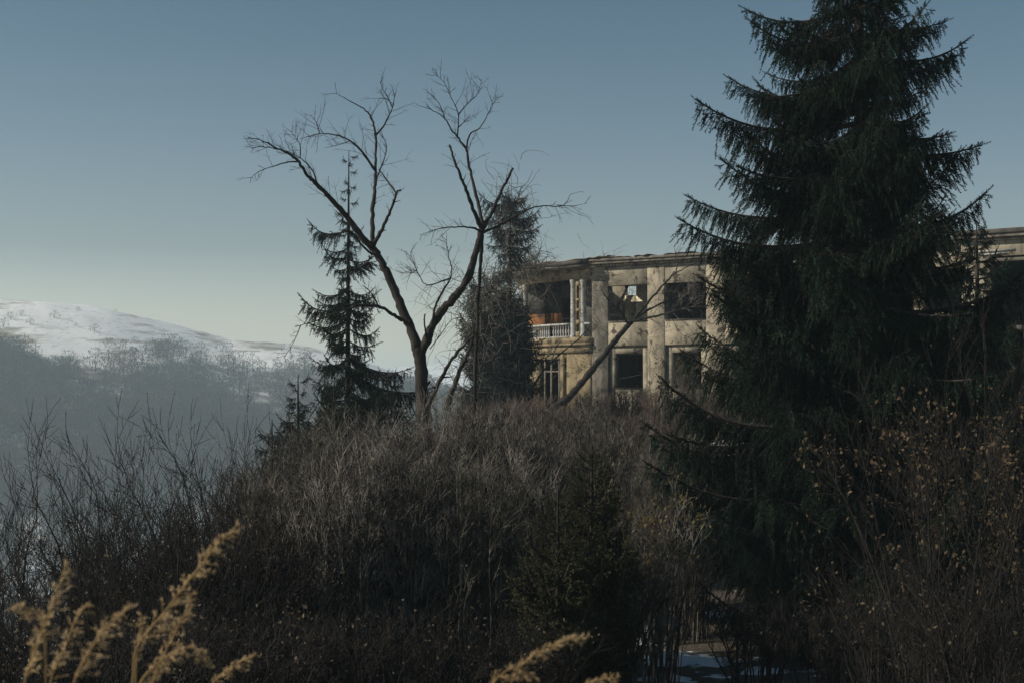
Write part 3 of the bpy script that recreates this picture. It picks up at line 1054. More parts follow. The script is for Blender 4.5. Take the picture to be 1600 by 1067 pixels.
# ------------------------------------------------------------------ bare trees traced limb by limb
def grow_twigs(b, pts, rad, n, lmin, lmax, r_, up=0.14, t0=0.12, sub=3, rr=0.006, mat_=0):
    """twigs with side twigs along a limb"""
    seg = np.linalg.norm(np.diff(pts, axis=0), axis=1)
    cum = np.concatenate([[0], np.cumsum(seg)])
    for i in range(n):
        s = cum[-1] * (t0 + (1 - t0) * r_.uniform(0, 1) ** 0.75)
        j = min(len(pts) - 2, max(0, int(np.searchsorted(cum, s)) - 1))
        f = (s - cum[j]) / max(seg[j], 1e-6)
        p = pts[j] * (1 - f) + pts[j + 1] * f
        tg = nrm(pts[j + 1] - pts[j])
        side = nrm(np.cross(tg, r_.normal(0, 1, 3)))
        d = nrm(tg * r_.uniform(0.3, 0.9) + side * r_.uniform(0.5, 1.0) + np.array((0, 0, up)))
        L = r_.uniform(lmin, lmax) * (1.15 - 0.72 * s / cum[-1])
        q = np.linspace(0, 1, 5)[:, None]
        cur = nrm(np.cross(d, r_.normal(0, 1, 3))) * r_.uniform(0.05, 0.28)
        tw = p + d * L * q + cur * L * q * q + np.array((0, 0, up * 0.3 * L)) * q * q + r_.normal(0, 0.015 * L, (5, 3)) * q
        b.tubes(tw, np.linspace(rr * 1.3, rr * 0.45, 5), 3, mat_)
        P3 = []
        for kk in range(sub):
            a = r_.uniform(0.25, 0.95) * 4
            ja = min(3, int(a))
            pp = tw[ja] + (tw[ja + 1] - tw[ja]) * (a - ja)
            dd = nrm(d + nrm(np.cross(d, r_.normal(0, 1, 3))) * r_.uniform(0.5, 1.0) + np.array((0, 0, up * 0.5)))
            l2 = L * r_.uniform(0.2, 0.5)
            P3.append([pp, pp + dd * l2 * 0.5 + r_.normal(0, 0.04 * l2, 3), pp + dd * l2 + r_.normal(0, 0.06 * l2, 3)])
        if P3:
            b.tubes(np.array(P3), np.tile([rr * 0.6, rr * 0.5, rr * 0.3], (sub, 1)), 3, mat_)


def traced_tree(name, label, cat, Y, limbs, twig_mat, bark, seed, base_px, twn=1.0, tl=(0.3, 0.9), rr=0.006):
    """limbs: (part name, [(px, py, dY)...], r0, r1, twigs)"""
    r_ = np.random.default_rng(seed)
    b0 = P(base_px, 620, Y)
    zb = float(H(b0[0], Y)) - 0.15
    base = np.array((b0[0], Y, zb))
    t = thing(name, label, cat, base)
    tw = MB()
    for (pn, pl, r0, r1, nt) in limbs:
        pts = []
        for q in pl:
            if q == 'root':
                pts.append(base)
            else:
                dy = q[2] if len(q) > 2 else 0.0
                pts.append(P(q[0], q[1], Y + dy))
        pts = catmull(np.array(pts), 5)
        n = len(pts)
        amp = np.minimum(0.02, r0 * 0.25)
        pts[1:-1] += r_.normal(0, amp, (n - 2, 3)) * 0.6
        f = np.linspace(0, 1, n)
        rad = (r0 + (r1 - r0) * f ** 0.8) * (0.86 if r0 > 0.03 else 1.0)
        rad = rad * (1 + r_.normal(0, 0.075, n))
        b = MB()
        b.tubes(pts - base, np.maximum(rad, 0.003), 9 if r0 > 0.05 else (6 if r0 > 0.02 else 4))
        if r0 > 0.03:                           # broken stubs and knots
            for q_ in range(r_.integers(1, 4)):
                jj = r_.integers(1, n - 1)
                tg = nrm(pts[min(n - 1, jj + 1)] - pts[jj - 1])
                dd = nrm(nrm(np.cross(tg, r_.normal(0, 1, 3))) + tg * 0.6)
                ls = rad[jj] + r_.uniform(0.06, 0.34)
                pp = pts[jj] - base
                b.tubes(np.array([pp, pp + dd * ls * 0.6, pp + dd * ls + (0, 0, 0.02)]), np.array([rad[jj] * 0.45, rad[jj] * 0.26, rad[jj] * 0.14]), 5)
        b.build(pn, bark, t, True)
        if nt:
            grow_twigs(tw, pts - base, rad, max(1, int(nt * twn)), tl[0], tl[1], r_, rr=rr)
    tw.build('twigs', twig_mat, t, False, 'stuff')
    return t


LIMBS = [
    ('trunk', ['root', (664, 700, 0), (662, 640, 0), (659, 590, 0), (656, 552, 0), (652, 538, 0)], 0.29, 0.20, 0),
    ('limb', [(656, 552, 0), (640, 510, 0.1), (626, 478, 0.2), (611, 440, 0.2), (598, 414, 0.2), (586, 393, 0.2), (578, 382, 0.2)], 0.185, 0.12, 3),
    ('limb', [(580, 386, 0.2), (562, 367, 0), (542, 340, -0.3), (515, 309, -0.6), (495, 289, -0.8), (481, 275, -0.9), (468, 255, -1), (451, 240, -1.1), (434, 233, -1.2), (410, 220, -1.3), (387, 216, -1.4)], 0.125, 0.010, 22),
    ('limb', [(496, 290, -0.8), (490, 270, -0.6), (475, 252, -0.5), (456, 240, -0.4), (440, 234, -0.3)], 0.035, 0.010, 10),
    ('limb', [(464, 253, -1.0), (448, 254, -1.2), (431, 259, -1.4), (407, 267, -1.7), (391, 279, -1.8)], 0.028, 0.006, 6),
    ('limb', [(436, 234, -1.2), (420, 231, -1.1), (405, 230, -1.0), (393, 233, -1.0)], 0.022, 0.006, 7),
    ('limb', [(469, 247, -1.0), (469, 228, -0.8), (462, 216, -0.7), (454, 205, -0.7)], 0.020, 0.006, 7),
    ('limb', [(582, 390, 0.2), (582, 370, 0.3), (582, 336, 0.5), (585, 300, 0.6), (586, 282, 0.7), (587, 250, 0.7), (587, 215, 0.8), (584, 196, 0.8), (576, 178, 0.7), (562, 167, 0.6), (542, 156, 0.4), (524, 146, 0.3)], 0.095, 0.008, 14),
    ('limb', [(587, 212, 0.8), (599, 198, 0.9), (611, 175, 1.1), (616, 156, 1.2), (620, 140, 1.2)], 0.040, 0.008, 9),
    ('limb', [(613, 168, 1.1), (605, 151, 1.0), (597, 138, 0.9), (594, 127, 0.9)], 0.020, 0.005, 6),
    ('limb', [(586, 266, 0.7), (569, 242, 0.4), (555, 227, 0.2), (539, 216, 0), (518, 210, -0.2), (495, 210, -0.4), (468, 218, -0.5)], 0.050, 0.007, 14),
    ('limb', [(500, 210, -0.3), (494, 192, -0.3), (486, 180, -0.2)], 0.018, 0.005, 5),
    ('limb', [(547, 221, 0.1), (528, 227, 0.4), (508, 232, 0.6)], 0.018, 0.005, 4),
    ('limb', [(584, 384, 0.2), (596, 360, 0.1), (606, 340, 0), (616, 316, -0.2), (620, 301, -0.3), (627, 297, -0.3)], 0.075, 0.028, 4),
    ('limb', [(620, 303, -0.3), (606, 284, 0.1), (592, 265, 0.5)], 0.030, 0.018, 3),
    ('limb', [(588, 280, 0.7), (599, 252, 0.5), (604, 232, 0.4), (598, 214, 0.4)], 0.026, 0.007, 8),
    ('limb', [(582, 398, 0.2), (566, 384, -0.4), (550, 365, -0.7), (538, 360, -0.9), (528, 372, -1.0), (520, 394, -1.0)], 0.045, 0.010, 6),
    ('limb', [(628, 500, 0.2), (613, 491, -0.2), (596, 481, -0.5), (569, 477, -0.8), (549, 481, -1.0), (515, 494, -1.2), (485, 504, -1.4), (461, 511, -1.5)], 0.075, 0.010, 14),
    ('limb', [(470, 508, -1.4), (460, 532, -1.5), (443, 560, -1.5)], 0.016, 0.005, 7),
    ('limb', [(592, 480, -0.5), (580, 458, -0.5), (566, 446, -0.4)], 0.030, 0.010, 4),
    ('limb', [(656, 556, 0), (667, 531, -0.1), (675, 511, -0.2), (690, 487, -0.3), (711, 464, -0.3), (729, 440, -0.3), (741, 404, -0.3), (749, 377, -0.3), (753, 354, -0.3)], 0.175, 0.105, 3),
    ('limb', [(753, 360, -0.3), (741, 333, -0.6), (731, 302, -0.9), (721, 279, -1.0), (709, 248, -1.1), (702, 227, -1.1)], 0.080, 0.034, 3),
    ('limb', [(754, 360, -0.3), (750, 329, -0.1), (741, 292, 0.1), (733, 262, 0.2), (728, 235, 0.2), (714, 213, 0.1), (704, 201, 0), (694, 184, -0.2), (677, 174, -0.4), (650, 164, -0.6)], 0.075, 0.006, 12),
    ('limb', [(695, 186, -0.2), (687, 164, -0.2), (674, 147, -0.2)], 0.018, 0.005, 6),
    ('limb', [(714, 214, 0.1), (716, 198, 0.2), (716, 178, 0.4), (707, 157, 0.4), (694, 130, 0.4), (674, 111, 0.3)], 0.034, 0.005, 12),
    ('limb', [(716, 180, 0.4), (731, 162, 0.6), (746, 147, 0.8), (753, 124, 0.9)], 0.022, 0.005, 9),
    ('limb', [(716, 200, 0.2), (726, 190, 0.3), (735, 178, 0.4)], 0.018, 0.005, 4),
    ('limb', [(728, 237, 0.2), (734, 211, 0), (750, 200, -0.3), (765, 174, -0.5), (777, 150, -0.6)], 0.036, 0.006, 8),
    ('limb', [(754, 358, -0.3), (768, 333, -0.6), (782, 302, -0.8), (792, 282, -0.9), (802, 263, -1.0)], 0.075, 0.038, 2),
    ('limb', [(753, 364, -0.3), (768, 358, 0.2), (785, 350, 0.5), (815, 333, 0.9), (842, 323, 1.2), (879, 321, 1.4), (893, 303, 1.5)], 0.06, 0.008, 10),
    ('limb', [(870, 321, 1.4), (895, 322, 1.5), (917, 318, 1.6)], 0.014, 0.005, 4),
    ('limb', [(753, 364, -0.3), (738, 356, -0.6), (717, 355, -0.9), (684, 358, -1.2), (657, 368, -1.4)], 0.045, 0.008, 10),
    ('limb', [(754, 368, -0.2), (752, 400, 0.3), (749, 440, 0.6), (746, 500, 0.8), (743, 570, 0.9), (742, 660, 1.0)], 0.06, 0.06, 2),
    ('limb', [(675, 512, -0.2), (681, 478, -0.6), (691, 457, -0.8), (703, 437, -0.9), (705, 418, -0.9), (700, 395, -0.9), (697, 362, -0.9)], 0.055, 0.005, 14),
    ('limb', [(704, 435, -0.9), (690, 440, -1.1), (675, 445, -1.2), (662, 443, -1.3), (650, 424, -1.3), (626, 427, -1.4)], 0.034, 0.007, 14),
    ('limb', [(660, 440, -1.3), (648, 416, -1.2), (641, 394, -1.1)], 0.015, 0.004, 6),
    ('limb', [(667, 531, -0.2), (663, 503, -0.6), (664, 491, -0.7)], 0.03, 0.022, 0),
    ('limb', [(672, 545, -0.2), (690, 520, -0.5), (706, 500, -0.6), (724, 496, -0.7)], 0.02, 0.005, 8),
    ('limb', [(662, 650, 0), (674, 622, -0.4), (694, 582, -0.8), (711, 555, -1.0), (730, 534, -1.1), (746, 520, -1.1)], 0.10, 0.03, 14),
    ('limb', [(697, 640, -1.0), (706, 612, -0.9), (719, 578, -0.8), (735, 540, -0.6), (742, 505, -0.5)], 0.12, 0.03, 10),
]
traced_tree('bare_tree', 'tall leafless forked tree rising against the sky in front of the building', 'tree', 42.0, LIMBS, M['bark'], M['bark'], 3, 665, twn=1.45, tl=(0.25, 1.1), rr=0.0065)

LEAN = [
    ('trunk', ['root', (864, 640, 0), (887, 622, 0), (913, 593, 0), (936, 564, 0), (959, 535, 0), (976, 515, 0), (988, 501, 0)], 0.26, 0.13, 3),
    ('limb', [(986, 503, 0), (1010, 486, 0.3), (1039, 472, 0.6), (1074, 455, 0.9), (1093, 444, 1.0), (1112, 440, 1.1)], 0.08, 0.012, 18),
    ('limb', [(986, 503, 0), (1005, 498, -0.3), (1039, 491, -0.7), (1074, 481, -1.0), (1108, 478, -1.3), (1146, 469, -1.5)], 0.09, 0.015, 18),
    ('limb', [(988, 502, 0), (1016, 469, 0), (1039, 443, 0.1), (1056, 427, 0.2), (1080, 415, 0.2), (1104, 403, 0.3)], 0.085, 0.012, 12),
    ('limb', [(1056, 428, 0.2), (1058, 412, 0.2), (1055, 392, 0.2)], 0.03, 0.008, 4),
    ('limb', [(982, 508, 0), (967, 484, -0.4), (950, 469, -0.7), (939, 452, -0.9)], 0.07, 0.02, 10),
    ('limb', [(1030, 475, 0.4), (1050, 498, 0), (1062, 520, -0.3), (1080, 530, -0.5)], 0.02, 0.006, 8),
    ('limb', [(1074, 481, -1), (1085, 462, -0.8), (1088, 440, -0.6)], 0.022, 0.008, 8),
    ('limb', [(1000, 499, -0.3), (985, 470, -0.4), (975, 452, -0.3)], 0.022, 0.006, 8),
    ('limb', [(1040, 491, -0.7), (1060, 470, -0.4), (1084, 452, -0.1), (1100, 430, 0)], 0.024, 0.006, 10),
]
traced_tree('leaning_tree', 'dead tree leaning to the right across the empty windows', 'tree', 70.0, LEAN, M['twig_grey'], M['bark_dark'], 9, 850, tl=(0.5, 1.6), rr=0.011)
LEAN2 = [
    ('trunk', ['root', (835, 600, 0), (850, 578, 0), (870, 558, 0), (890, 541, 0), (913, 521, 0), (925, 505, 0)], 0.09, 0.02, 16),
    ('limb', [(862, 566, 0), (868, 545, -0.3), (880, 530, -0.5)], 0.03, 0.01, 8),
    ('limb', [(890, 541, 0), (915, 545, 0.3), (950, 548, 0.5)], 0.02, 0.006, 8),
]
traced_tree('leaning_sapling', 'thin pale leaning sapling in front of the ochre balcony wall', 'tree', 74.0, LEAN2, M['twig_grey'], M['twig_grey'], 19, 800, tl=(0.4, 1.2), rr=0.011)

# ------------------------------------------------------------------ creeper over the spruces and the wall
def creeper(name, label, spots, n, seed, mat_, Ls=(1.0, 3.0), rr=0.012, up=0.6):
    r_ = np.random.default_rng(seed)
    b = MB()
    P_, R_ = [], []
    for i in range(n):
        px, py, Y, sx, sy, sY = spots[r_.integers(len(spots))]
        p = P(px + r_.normal(0, sx), py + r_.normal(0, sy), Y + r_.normal(0, sY))
        d = nrm(r_.normal(0, 1, 3) + np.array((0, -0.2, up)))
        L = r_.uniform(*Ls)
        q = np.linspace(0, 1, 7)[:, None]
        c1 = nrm(r_.normal(0, 1, 3)) * 0.45 * L
        c2 = np.array((0, 0, -0.5 * L * r_.uniform(0, 1)))
        P_.append(p + d * L * q + c1 * q * (1 - q) * 1.6 + c2 * q ** 3 + r_.normal(0, 0.03, (7, 3)))
        R_.append(np.linspace(rr, rr * 0.35, 7))
    P_ = np.array(P_)
    o_ = P_[:, 0].mean(0)
    t = thing(name, label, 'creeper', o_)
    b.tubes(P_ - o_, np.array(R_), 3)
    b.build('stems', mat_, t, False, 'stuff')
    return t, P_


creeper('bare_creeper', 'tangle of bare pale creeper hanging over the blue-grey spruce', [(760, 480, 71.5, 26, 40, 0.8), (775, 475, 71, 26, 18, 0.8), (770, 570, 71.5, 35, 40, 0.8), (825, 420, 74, 16, 10, 0.8), (800, 350, 70.5, 16, 30, 0.5)], 800, 41, M['twig_pale'], (0.8, 2.6), 0.017)
creeper('bare_creeper', 'loose creeper strands between balcony columns and first empty window', [(930, 500, 78, 14, 40, 0.5), (905, 560, 78, 25, 30, 0.5), (935, 430, 79, 10, 20, 0.4)], 130, 43, M['twig_pale'], (0.6, 2.0), 0.014)
creeper('wall_creeper', 'reddish bare creeper climbing the pier between the empty windows', [(1030, 590, 79.3, 10, 30, 0.15), (1018, 560, 79.5, 8, 30, 0.15), (1080, 470, 78.8, 25, 15, 0.3), (985, 470, 81, 18, 15, 0.4)], 130, 45, M['twig_pink'], (0.8, 2.6), 0.010, 1.6)

# ------------------------------------------------------------------ shrubs
def shrub_proto(name, Hh, W, nst, ntw, nsub, m, seed, leaf=None, nleaf=0, arch=0.25, main=8, rr=1.0, upright=1.0, base_r=0.35, twl=(0.4, 1.1), leaf_top=0.0, leaf_s=1.0):
    """returns (list of single stems, twig mesh, leaf mesh); height Hh, half-width W"""
    r_ = np.random.default_rng(seed)
    tw = MB()
    stems = []
    SP, SR = [], []
    for i in range(nst):
        a = r_.uniform(0, 6.283)
        br = base_r * math.sqrt(r_.uniform(0, 1))
        out = W * math.sqrt(r_.uniform(0.0, 1.0))
        h = Hh * (1 - 0.16 * (out / W) ** 2) * r_.uniform(0.80, 1.0)
        q = np.linspace(0, 1, 9)
        bow = arch * out
        rad = br + (out - br) * q ** 1.25
        zz = h * (q * (1 + arch * 0.5) - arch * 0.5 * q ** 3) 
        pts = np.stack([np.cos(a) * rad, np.sin(a) * rad, zz - 0.1], -1)
        pts[1:] += np.cumsum(r_.normal(0, 0.018 * Hh / 4, (8, 3)), 0)
        SP.append(pts)
        SR.append((np.linspace(0.026, 0.004, 9) * r_.uniform(0.6, 1.2)) * rr)
    order = np.argsort([-s[0] for s in SR])
    for k, i in enumerate(order):
        b = tw
        if k < main:
            b = MB()
        b.tubes(SP[i], SR[i], 5 if k < main else 4)
        if k < main:
            stems.append(b.data('stem', m, True))
    T, TR, U_, UR = [], [], [], []
    for i in range(nst):
        pts = SP[i]
        for j in range(ntw):
            s = 8 * (0.18 + 0.81 * r_.uniform(0, 1) ** 0.7)
            ja = min(7, int(s))
            p = pts[ja] + (pts[ja + 1] - pts[ja]) * (s - ja)
            tg = nrm(pts[ja + 1] - pts[ja])
            d = nrm(tg * 0.9 * upright + nrm(np.cross(tg, r_.normal(0, 1, 3))) * r_.uniform(0.4, 0.9) + np.array((0, 0, 0.25 * upright)))
            L = r_.uniform(*twl) * (1.1 - 0.07 * s)
            q = np.linspace(0, 1, 4)[:, None]
            cur = nrm(np.cross(d, r_.normal(0, 1, 3))) * 0.18 * L
            t4 = p + d * L * q + cur * q * q + r_.normal(0, 0.02 * L, (4, 3)) * q
            T.append(t4)
            TR.append(np.array([0.0075, 0.006, 0.0045, 0.0025]) * rr)
            for kk in range(nsub):
                f = r_.uniform(0.2, 1.0) * 3
                jf = min(2, int(f))
                pp = t4[jf] + (t4[jf + 1] - t4[jf]) * (f - jf)
                dd = nrm(d + nrm(np.cross(d, r_.normal(0, 1, 3))) * r_.uniform(0.5, 1.1) + np.array((0, 0, 0.2 * upright)))
                l2 = L * r_.uniform(0.18, 0.5)
                U_.append([pp, pp + dd * l2 * 0.5 + r_.normal(0, 0.03 * l2, 3), pp + dd * l2 + r_.normal(0, 0.07 * l2, 3)])
                UR.append(np.array([0.0045, 0.0036, 0.002]) * rr)
    tw.tubes(np.array(T), np.array(TR), 3)
    tw.tubes(np.array(U_), np.array(UR), 3)
    ld = None
    if leaf and nleaf:
        ends = np.array([u[2] for u in U_])
        if leaf_top:
            ends = ends[ends[:, 2] > leaf_top * Hh]
        cl = ends[r_.integers(0, len(ends), max(30, nleaf // 12))]
        e = np.where(r_.uniform(size=(nleaf, 1)) < 0.6, cl[r_.integers(0, len(cl), nleaf)] + r_.normal(0, 0.07, (nleaf, 3)), ends[r_.integers(0, len(ends), nleaf)] + r_.normal(0, 0.02, (nleaf, 3)))
        d = nrm(r_.normal(0, 1, (nleaf, 3)) + np.array((0, 0, -0.5)))
        s = nrm(np.cross(d, r_.normal(0, 1, (nleaf, 3))))
        nn = np.cross(d, s)
        l = r_.uniform(0.025, 0.085, nleaf)[:, None] * leaf_s
        V = np.stack([e, e + d * l * 0.5 + s * l * 0.33 + nn * l * 0.12, e + d * l, e + d * l * 0.5 - s * l * 0.33 + nn * l * 0.12], 1)
        lb = MB()
        i4 = (np.arange(nleaf) * 4)[:, None]
        lb.add(V.reshape(-1, 3), np.concatenate([i4 + np.array([[0, 1, 2]]), i4 + np.array([[0, 2, 3]])]))
        ld = lb.data('leaves', leaf)
    return name, stems, tw.data('twigs', m), ld


def sapling_proto(Hh, seed, m, leaf, nstem=4, nleaf=120, fan=0.30):
    """open, forking leafless sapling: a few stems that fork again and again"""
    r_ = np.random.default_rng(seed)
    stems, tw, ends = [], MB(), []

    def run(b, p, d, L, r0, depth, k):
        q = np.linspace(0, 1, 6)[:, None]
        cur = nrm(np.cross(d, r_.normal(0, 1, 3))) * r_.uniform(0.02, 0.16) * L
        pts = p + d * L * q + cur * q * q + np.array((0, 0, 0.08 * L)) * q * q + r_.normal(0, 0.012 * L, (6, 3)) * np.minimum(1, q * 3)
        r1 = r0 * 0.6 if depth < 4 else 0.003
        b.tubes(pts, np.linspace(r0, r1, 6), k)
        if depth >= 5:
            ends.append(pts[-1])
            return
        n = r_.integers(3, 5) if depth < 2 else r_.integers(2, 5)
        for i in range(n):
            last = i == 0
            f = 5.0 if last else r_.uniform(1.6, 4.9)
            ja = min(4, int(f))
            pp = pts[ja] + (pts[ja + 1] - pts[ja]) * (f - ja)
            sp_ = 0.25 if last else r_.uniform(0.55, 1.15)
            dd = nrm(nrm(pts[ja + 1] - pts[ja]) + nrm(np.cross(d, r_.normal(0, 1, 3))) * sp_ + np.array((0, 0, 0.10)))
            nb = tw if (depth >= 1) else b
            rr_ = max(0.0054, np.interp(f, [0, 5], [r0, r1]) * (0.92 if last else 0.58))
            run(nb, pp, dd, L * (r_.uniform(0.62, 0.85) if last else r_.uniform(0.45, 0.75)), rr_, depth + 1, 4 if depth < 2 else 3)

    for i in range(nstem):
        a = i * 6.283 / nstem + r_.uniform(-0.5, 0.5)
        o_ = r_.uniform(0.4, 1.0) * fan
        b = MB()
        run(b, np.array((0.12 * math.cos(a), 0.12 * math.sin(a), -0.1)), nrm(np.array((math.cos(a) * o_, math.sin(a) * o_, 1.0))), Hh * r_.uniform(0.30, 0.40), r_.uniform(0.034, 0.052), 0, 6)
        stems.append(b)
    top = np.percentile(np.concatenate([v[:, 2] for v in tw.v]), 99.2)
    k = Hh / top
    for b in stems + [tw]:
        b.v = [v * k for v in b.v]
    e = np.array(ends) * k
    e = e[r_.integers(0, len(e), nleaf)]
    d = nrm(r_.normal(0, 1, (nleaf, 3)))
    s_ = nrm(np.cross(d, r_.normal(0, 1, (nleaf, 3))))
    l = r_.uniform(0.03, 0.06, nleaf)[:, None]
    V = np.stack([e, e + d * l * 0.5 + s_ * l * 0.33, e + d * l, e + d * l * 0.5 - s_ * l * 0.33], 1)
    lb = MB()
    lb.add(V.reshape(-1, 3), np.arange(4 * nleaf).reshape(-1, 4))
    return 'bare_sapling', [b.data('stem', m, True) for b in stems], tw.data('twigs', m), lb.data('leaves', leaf)


def make_shrub(pr, label, loc, rz, scale, group=None):
    name, stems, td, ld = pr
    t = thing(name, label, 'shrub', loc, rz, group)
    t.scale = scale
    for s in stems:
        link('stem', s, t)
    link('twigs', td, t, 'stuff')
    if ld:
        link('leaves', ld, t, 'stuff')
    return t


SH = {}
SH['thick'] = [shrub_proto('leafless_shrub', 5.0, 1.25, 56, 18, 6, M[('twig_brown', 'twig_grey', 'twig_olive')[i]], 50 + i, M['leaf_brown'], 1500, main=8, twl=(0.35, 1.2), base_r=0.8, rr=1.15, upright=1.1, leaf_s=0.6) for i in range(3)]
SH['thick2'] = [shrub_proto('leafless_shrub', 5.0, 1.25, 46, 14, 4, M['twig_grey'], 60 + i, None, 0, main=8, twl=(0.4, 1.2), base_r=0.8, rr=1.2, upright=1.1) for i in range(2)]
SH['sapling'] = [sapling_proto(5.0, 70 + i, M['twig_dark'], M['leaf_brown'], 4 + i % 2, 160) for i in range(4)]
SH['far'] = [shrub_proto('thicket_shrub', 3.4, 1.6, 70, 10, 3, M['twig_pink'], 80 + i, None, 0, main=6, twl=(0.4, 1.0), base_r=1.2, rr=1.7) for i in range(2)]
SH['leafy'] = [shrub_proto('leafy_shrub', 3.6, 1.2, 26, 14, 5, M['twig_grey'], 90 + i, M['leaf_olive'], 1500, main=8, twl=(0.35, 1.0), base_r=0.4, leaf_top=0.45) for i in range(1)]
SH['orange'] = [shrub_proto('orange_leaved_shrub', 4.6, 1.9, 16, 15, 4, M['twig_dark'], 95, M['leaf_orange'], 1200, main=10, twl=(0.4, 1.2), base_r=0.5, arch=0.5, leaf_top=0.5)]
SH['pale'] = [shrub_proto('pale_twigged_shrub', 3.2, 1.3, 18, 12, 4, M['twig_dim'], 99 + i, None, 0, main=10, twl=(0.4, 1.1), base_r=0.3, arch=0.6, rr=1.15) for i in range(2)]
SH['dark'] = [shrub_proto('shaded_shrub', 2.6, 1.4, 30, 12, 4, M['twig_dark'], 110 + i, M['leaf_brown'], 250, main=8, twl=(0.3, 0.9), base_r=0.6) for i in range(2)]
HT = {'thick': 5.0, 'thick2': 5.0, 'sapling': 5.0, 'far': 3.4, 'leafy': 3.6, 'orange': 4.6, 'pale': 3.2, 'dark': 2.6}
first = {}


def plant(kind, px, Y, top_py, label, wide=1.0, group=None, i=None):
    if kind.startswith('thick'):
        top_py += random.uniform(-42, 20)
    top = P(px, top_py, Y)
    zb = float(H(top[0], Y)) - 0.05
    s = max(0.3, (top[2] - zb) / HT[kind])
    v = random.randrange(len(SH[kind])) if i is None else i % len(SH[kind])
    sw = s ** 0.5 * wide
    loc = (top[0], Y, zb)
    rz = random.uniform(0, 6.28)
    key = (kind, v)
    if key not in first:
        first[key] = make_shrub(SH[kind][v], label, loc, rz, (sw, sw, s), group)
        return first[key]
    return copy_thing(first[key], label, loc, rz, (sw, sw, s), group)


G1 = 'leafless shrubs massed into the brown thicket'
plant('thick', 425, 27.0, 700, 'brown shrub at the thicket edge facing the valley', 0.95, G1, 0)
plant('thick', 470, 29.0, 668, 'brown shrub directly below the short young spruce', 1, G1, 1)
plant('thick', 525, 27.5, 655, 'brown shrub below the slender sparse spruce', 1.05, G1, 2)
plant('thick', 590, 29.0, 640, 'brown shrub just left of the bare tree foot', 1.05, G1, 0)
plant('thick', 640, 27.2, 652, 'brown shrub right below the forked bare tree', 1.05, G1, 1)
plant('thick', 700, 29.2, 640, 'tall brown shrub below the right limb of the bare tree', 1.05, G1, 2)
plant('thick', 755, 27.6, 655, 'brown shrub below the creeper covered spruce', 1.05, G1, 0)
plant('thick', 815, 29.4, 650, 'brown shrub below the balcony and leaning dead tree', 1.0, G1, 1)
plant('thick', 455, 24.5, 735, 'low front shrub of the thicket nearest the valley side', 0.95, G1, 2)
plant('thick', 545, 24.0, 700, 'front shrub of the thicket under the slender spruce', 1.0, G1, 1)
plant('thick', 640, 24.2, 695, 'front shrub in the middle of the brown thicket', 1.0, G1, 0)
plant('thick', 735, 24.0, 700, 'front shrub of the thicket under the creeper covered spruce', 1.0, G1, 2)
plant('thick2', 800, 25.2, 705, 'greyish shrub at the right end of the brown thicket', 0.95, G1, 0)
plant('thick2', 866, 31.0, 680, 'grey shrub in the gap between thicket and juniper', 0.9, G1, 1)
plant('thick2', 905, 36.0, 660, 'grey shrub behind the juniper, under the leaning dead tree', 1.0, G1, 0)
plant('thick2', 990, 37.0, 668, 'grey shrub between juniper and lowest left spruce bough', 1.0, G1, 1)
for px, Y, ty, lab in [(492, 28.2, 622, 'narrow grey shrub standing out of the thicket top under the slender spruce'), (566, 27.6, 615, 'narrow grey shrub standing out of the thicket top left of the bare tree'),
                       (688, 28.0, 618, 'narrow grey shrub standing out of the thicket top right of the bare tree'), (778, 28.4, 622, 'narrow grey shrub standing out of the thicket top below the broken spruce')]:
    plant('thick2', px, Y, ty, lab, 0.6, G1)
G2 = 'pinkish thicket shrubs at the foot of the facade'
for px, Y, ty, lab in [(880, 66, 632, 'pinkish thicket shrub at the root of the leaning dead tree'), (930, 70, 612, 'pinkish thicket shrub under the ochre corner wall'),
                       (985, 71, 603, 'pinkish thicket shrub growing up into the first lower window'), (1035, 69, 606, 'pinkish thicket shrub under the creeper covered pier'),
                       (1085, 70, 596, 'pinkish thicket shrub before the second lower window'), (1140, 68, 610, 'pinkish thicket shrub disappearing behind the large spruce'),
                       (960, 58, 640, 'pinkish thicket shrub lower on the slope under the first lower window'), (1030, 56, 640, 'pinkish thicket shrub lower on the slope beside the spruce boughs'),
                       (830, 64, 615, 'pinkish thicket shrub at the foot of the low blue-grey spruce'), (740, 64, 625, 'pinkish thicket shrub at the foot of the creeper covered spruce')]:
    plant('far', px, Y, ty, lab, 1.0, G2)
G3 = 'bare dark saplings'
for px, Y, ty, w, lab in [(8, 24, 672, 0.9, 'bare dark sapling at the left picture edge'), (95, 26, 760, 0.9, 'low bare sapling between the edge sapling and the wide one'),
                          (165, 24, 684, 1.05, 'wide bare sapling against the hazy wood'), (235, 26, 740, 0.9, 'low bare sapling in the middle of the row'),
                          (300, 25, 655, 1.05, 'tallest bare sapling with long upright stems'), (372, 26.5, 664, 0.9, 'bare sapling with a few rusty leaves beside the thicket'),
                          (200, 23, 690, 1.0, 'tall bare sapling between the wide one and the tallest'), (345, 23.5, 690, 1.0, 'bare sapling leaning out beside the tallest'), (270, 22, 745, 1.0, 'stubby bare sapling before the tallest'), (395, 25, 720, 0.9, 'bare sapling touching the thicket edge'),
                          (130, 20, 880, 0.8, 'short dark sapling behind the golden plumes'), (330, 21, 850, 0.9, 'short bare sapling right of the tallest golden plume'),
                          (40, 19, 890, 0.8, 'short dark sapling behind the leftmost golden plumes'), (235, 19.5, 900, 0.8, 'short dark sapling behind the tallest golden plume')]:
    plant('sapling', px, Y, ty, lab, w, G3)
plant('thick2', 940, 42.0, 655, 'grey shrub low on the slope under the first lower window', 1.1, G1, 0)
plant('thick2', 1035, 44.0, 660, 'grey shrub low on the slope left of the spruce boughs', 1.1, G1, 1)
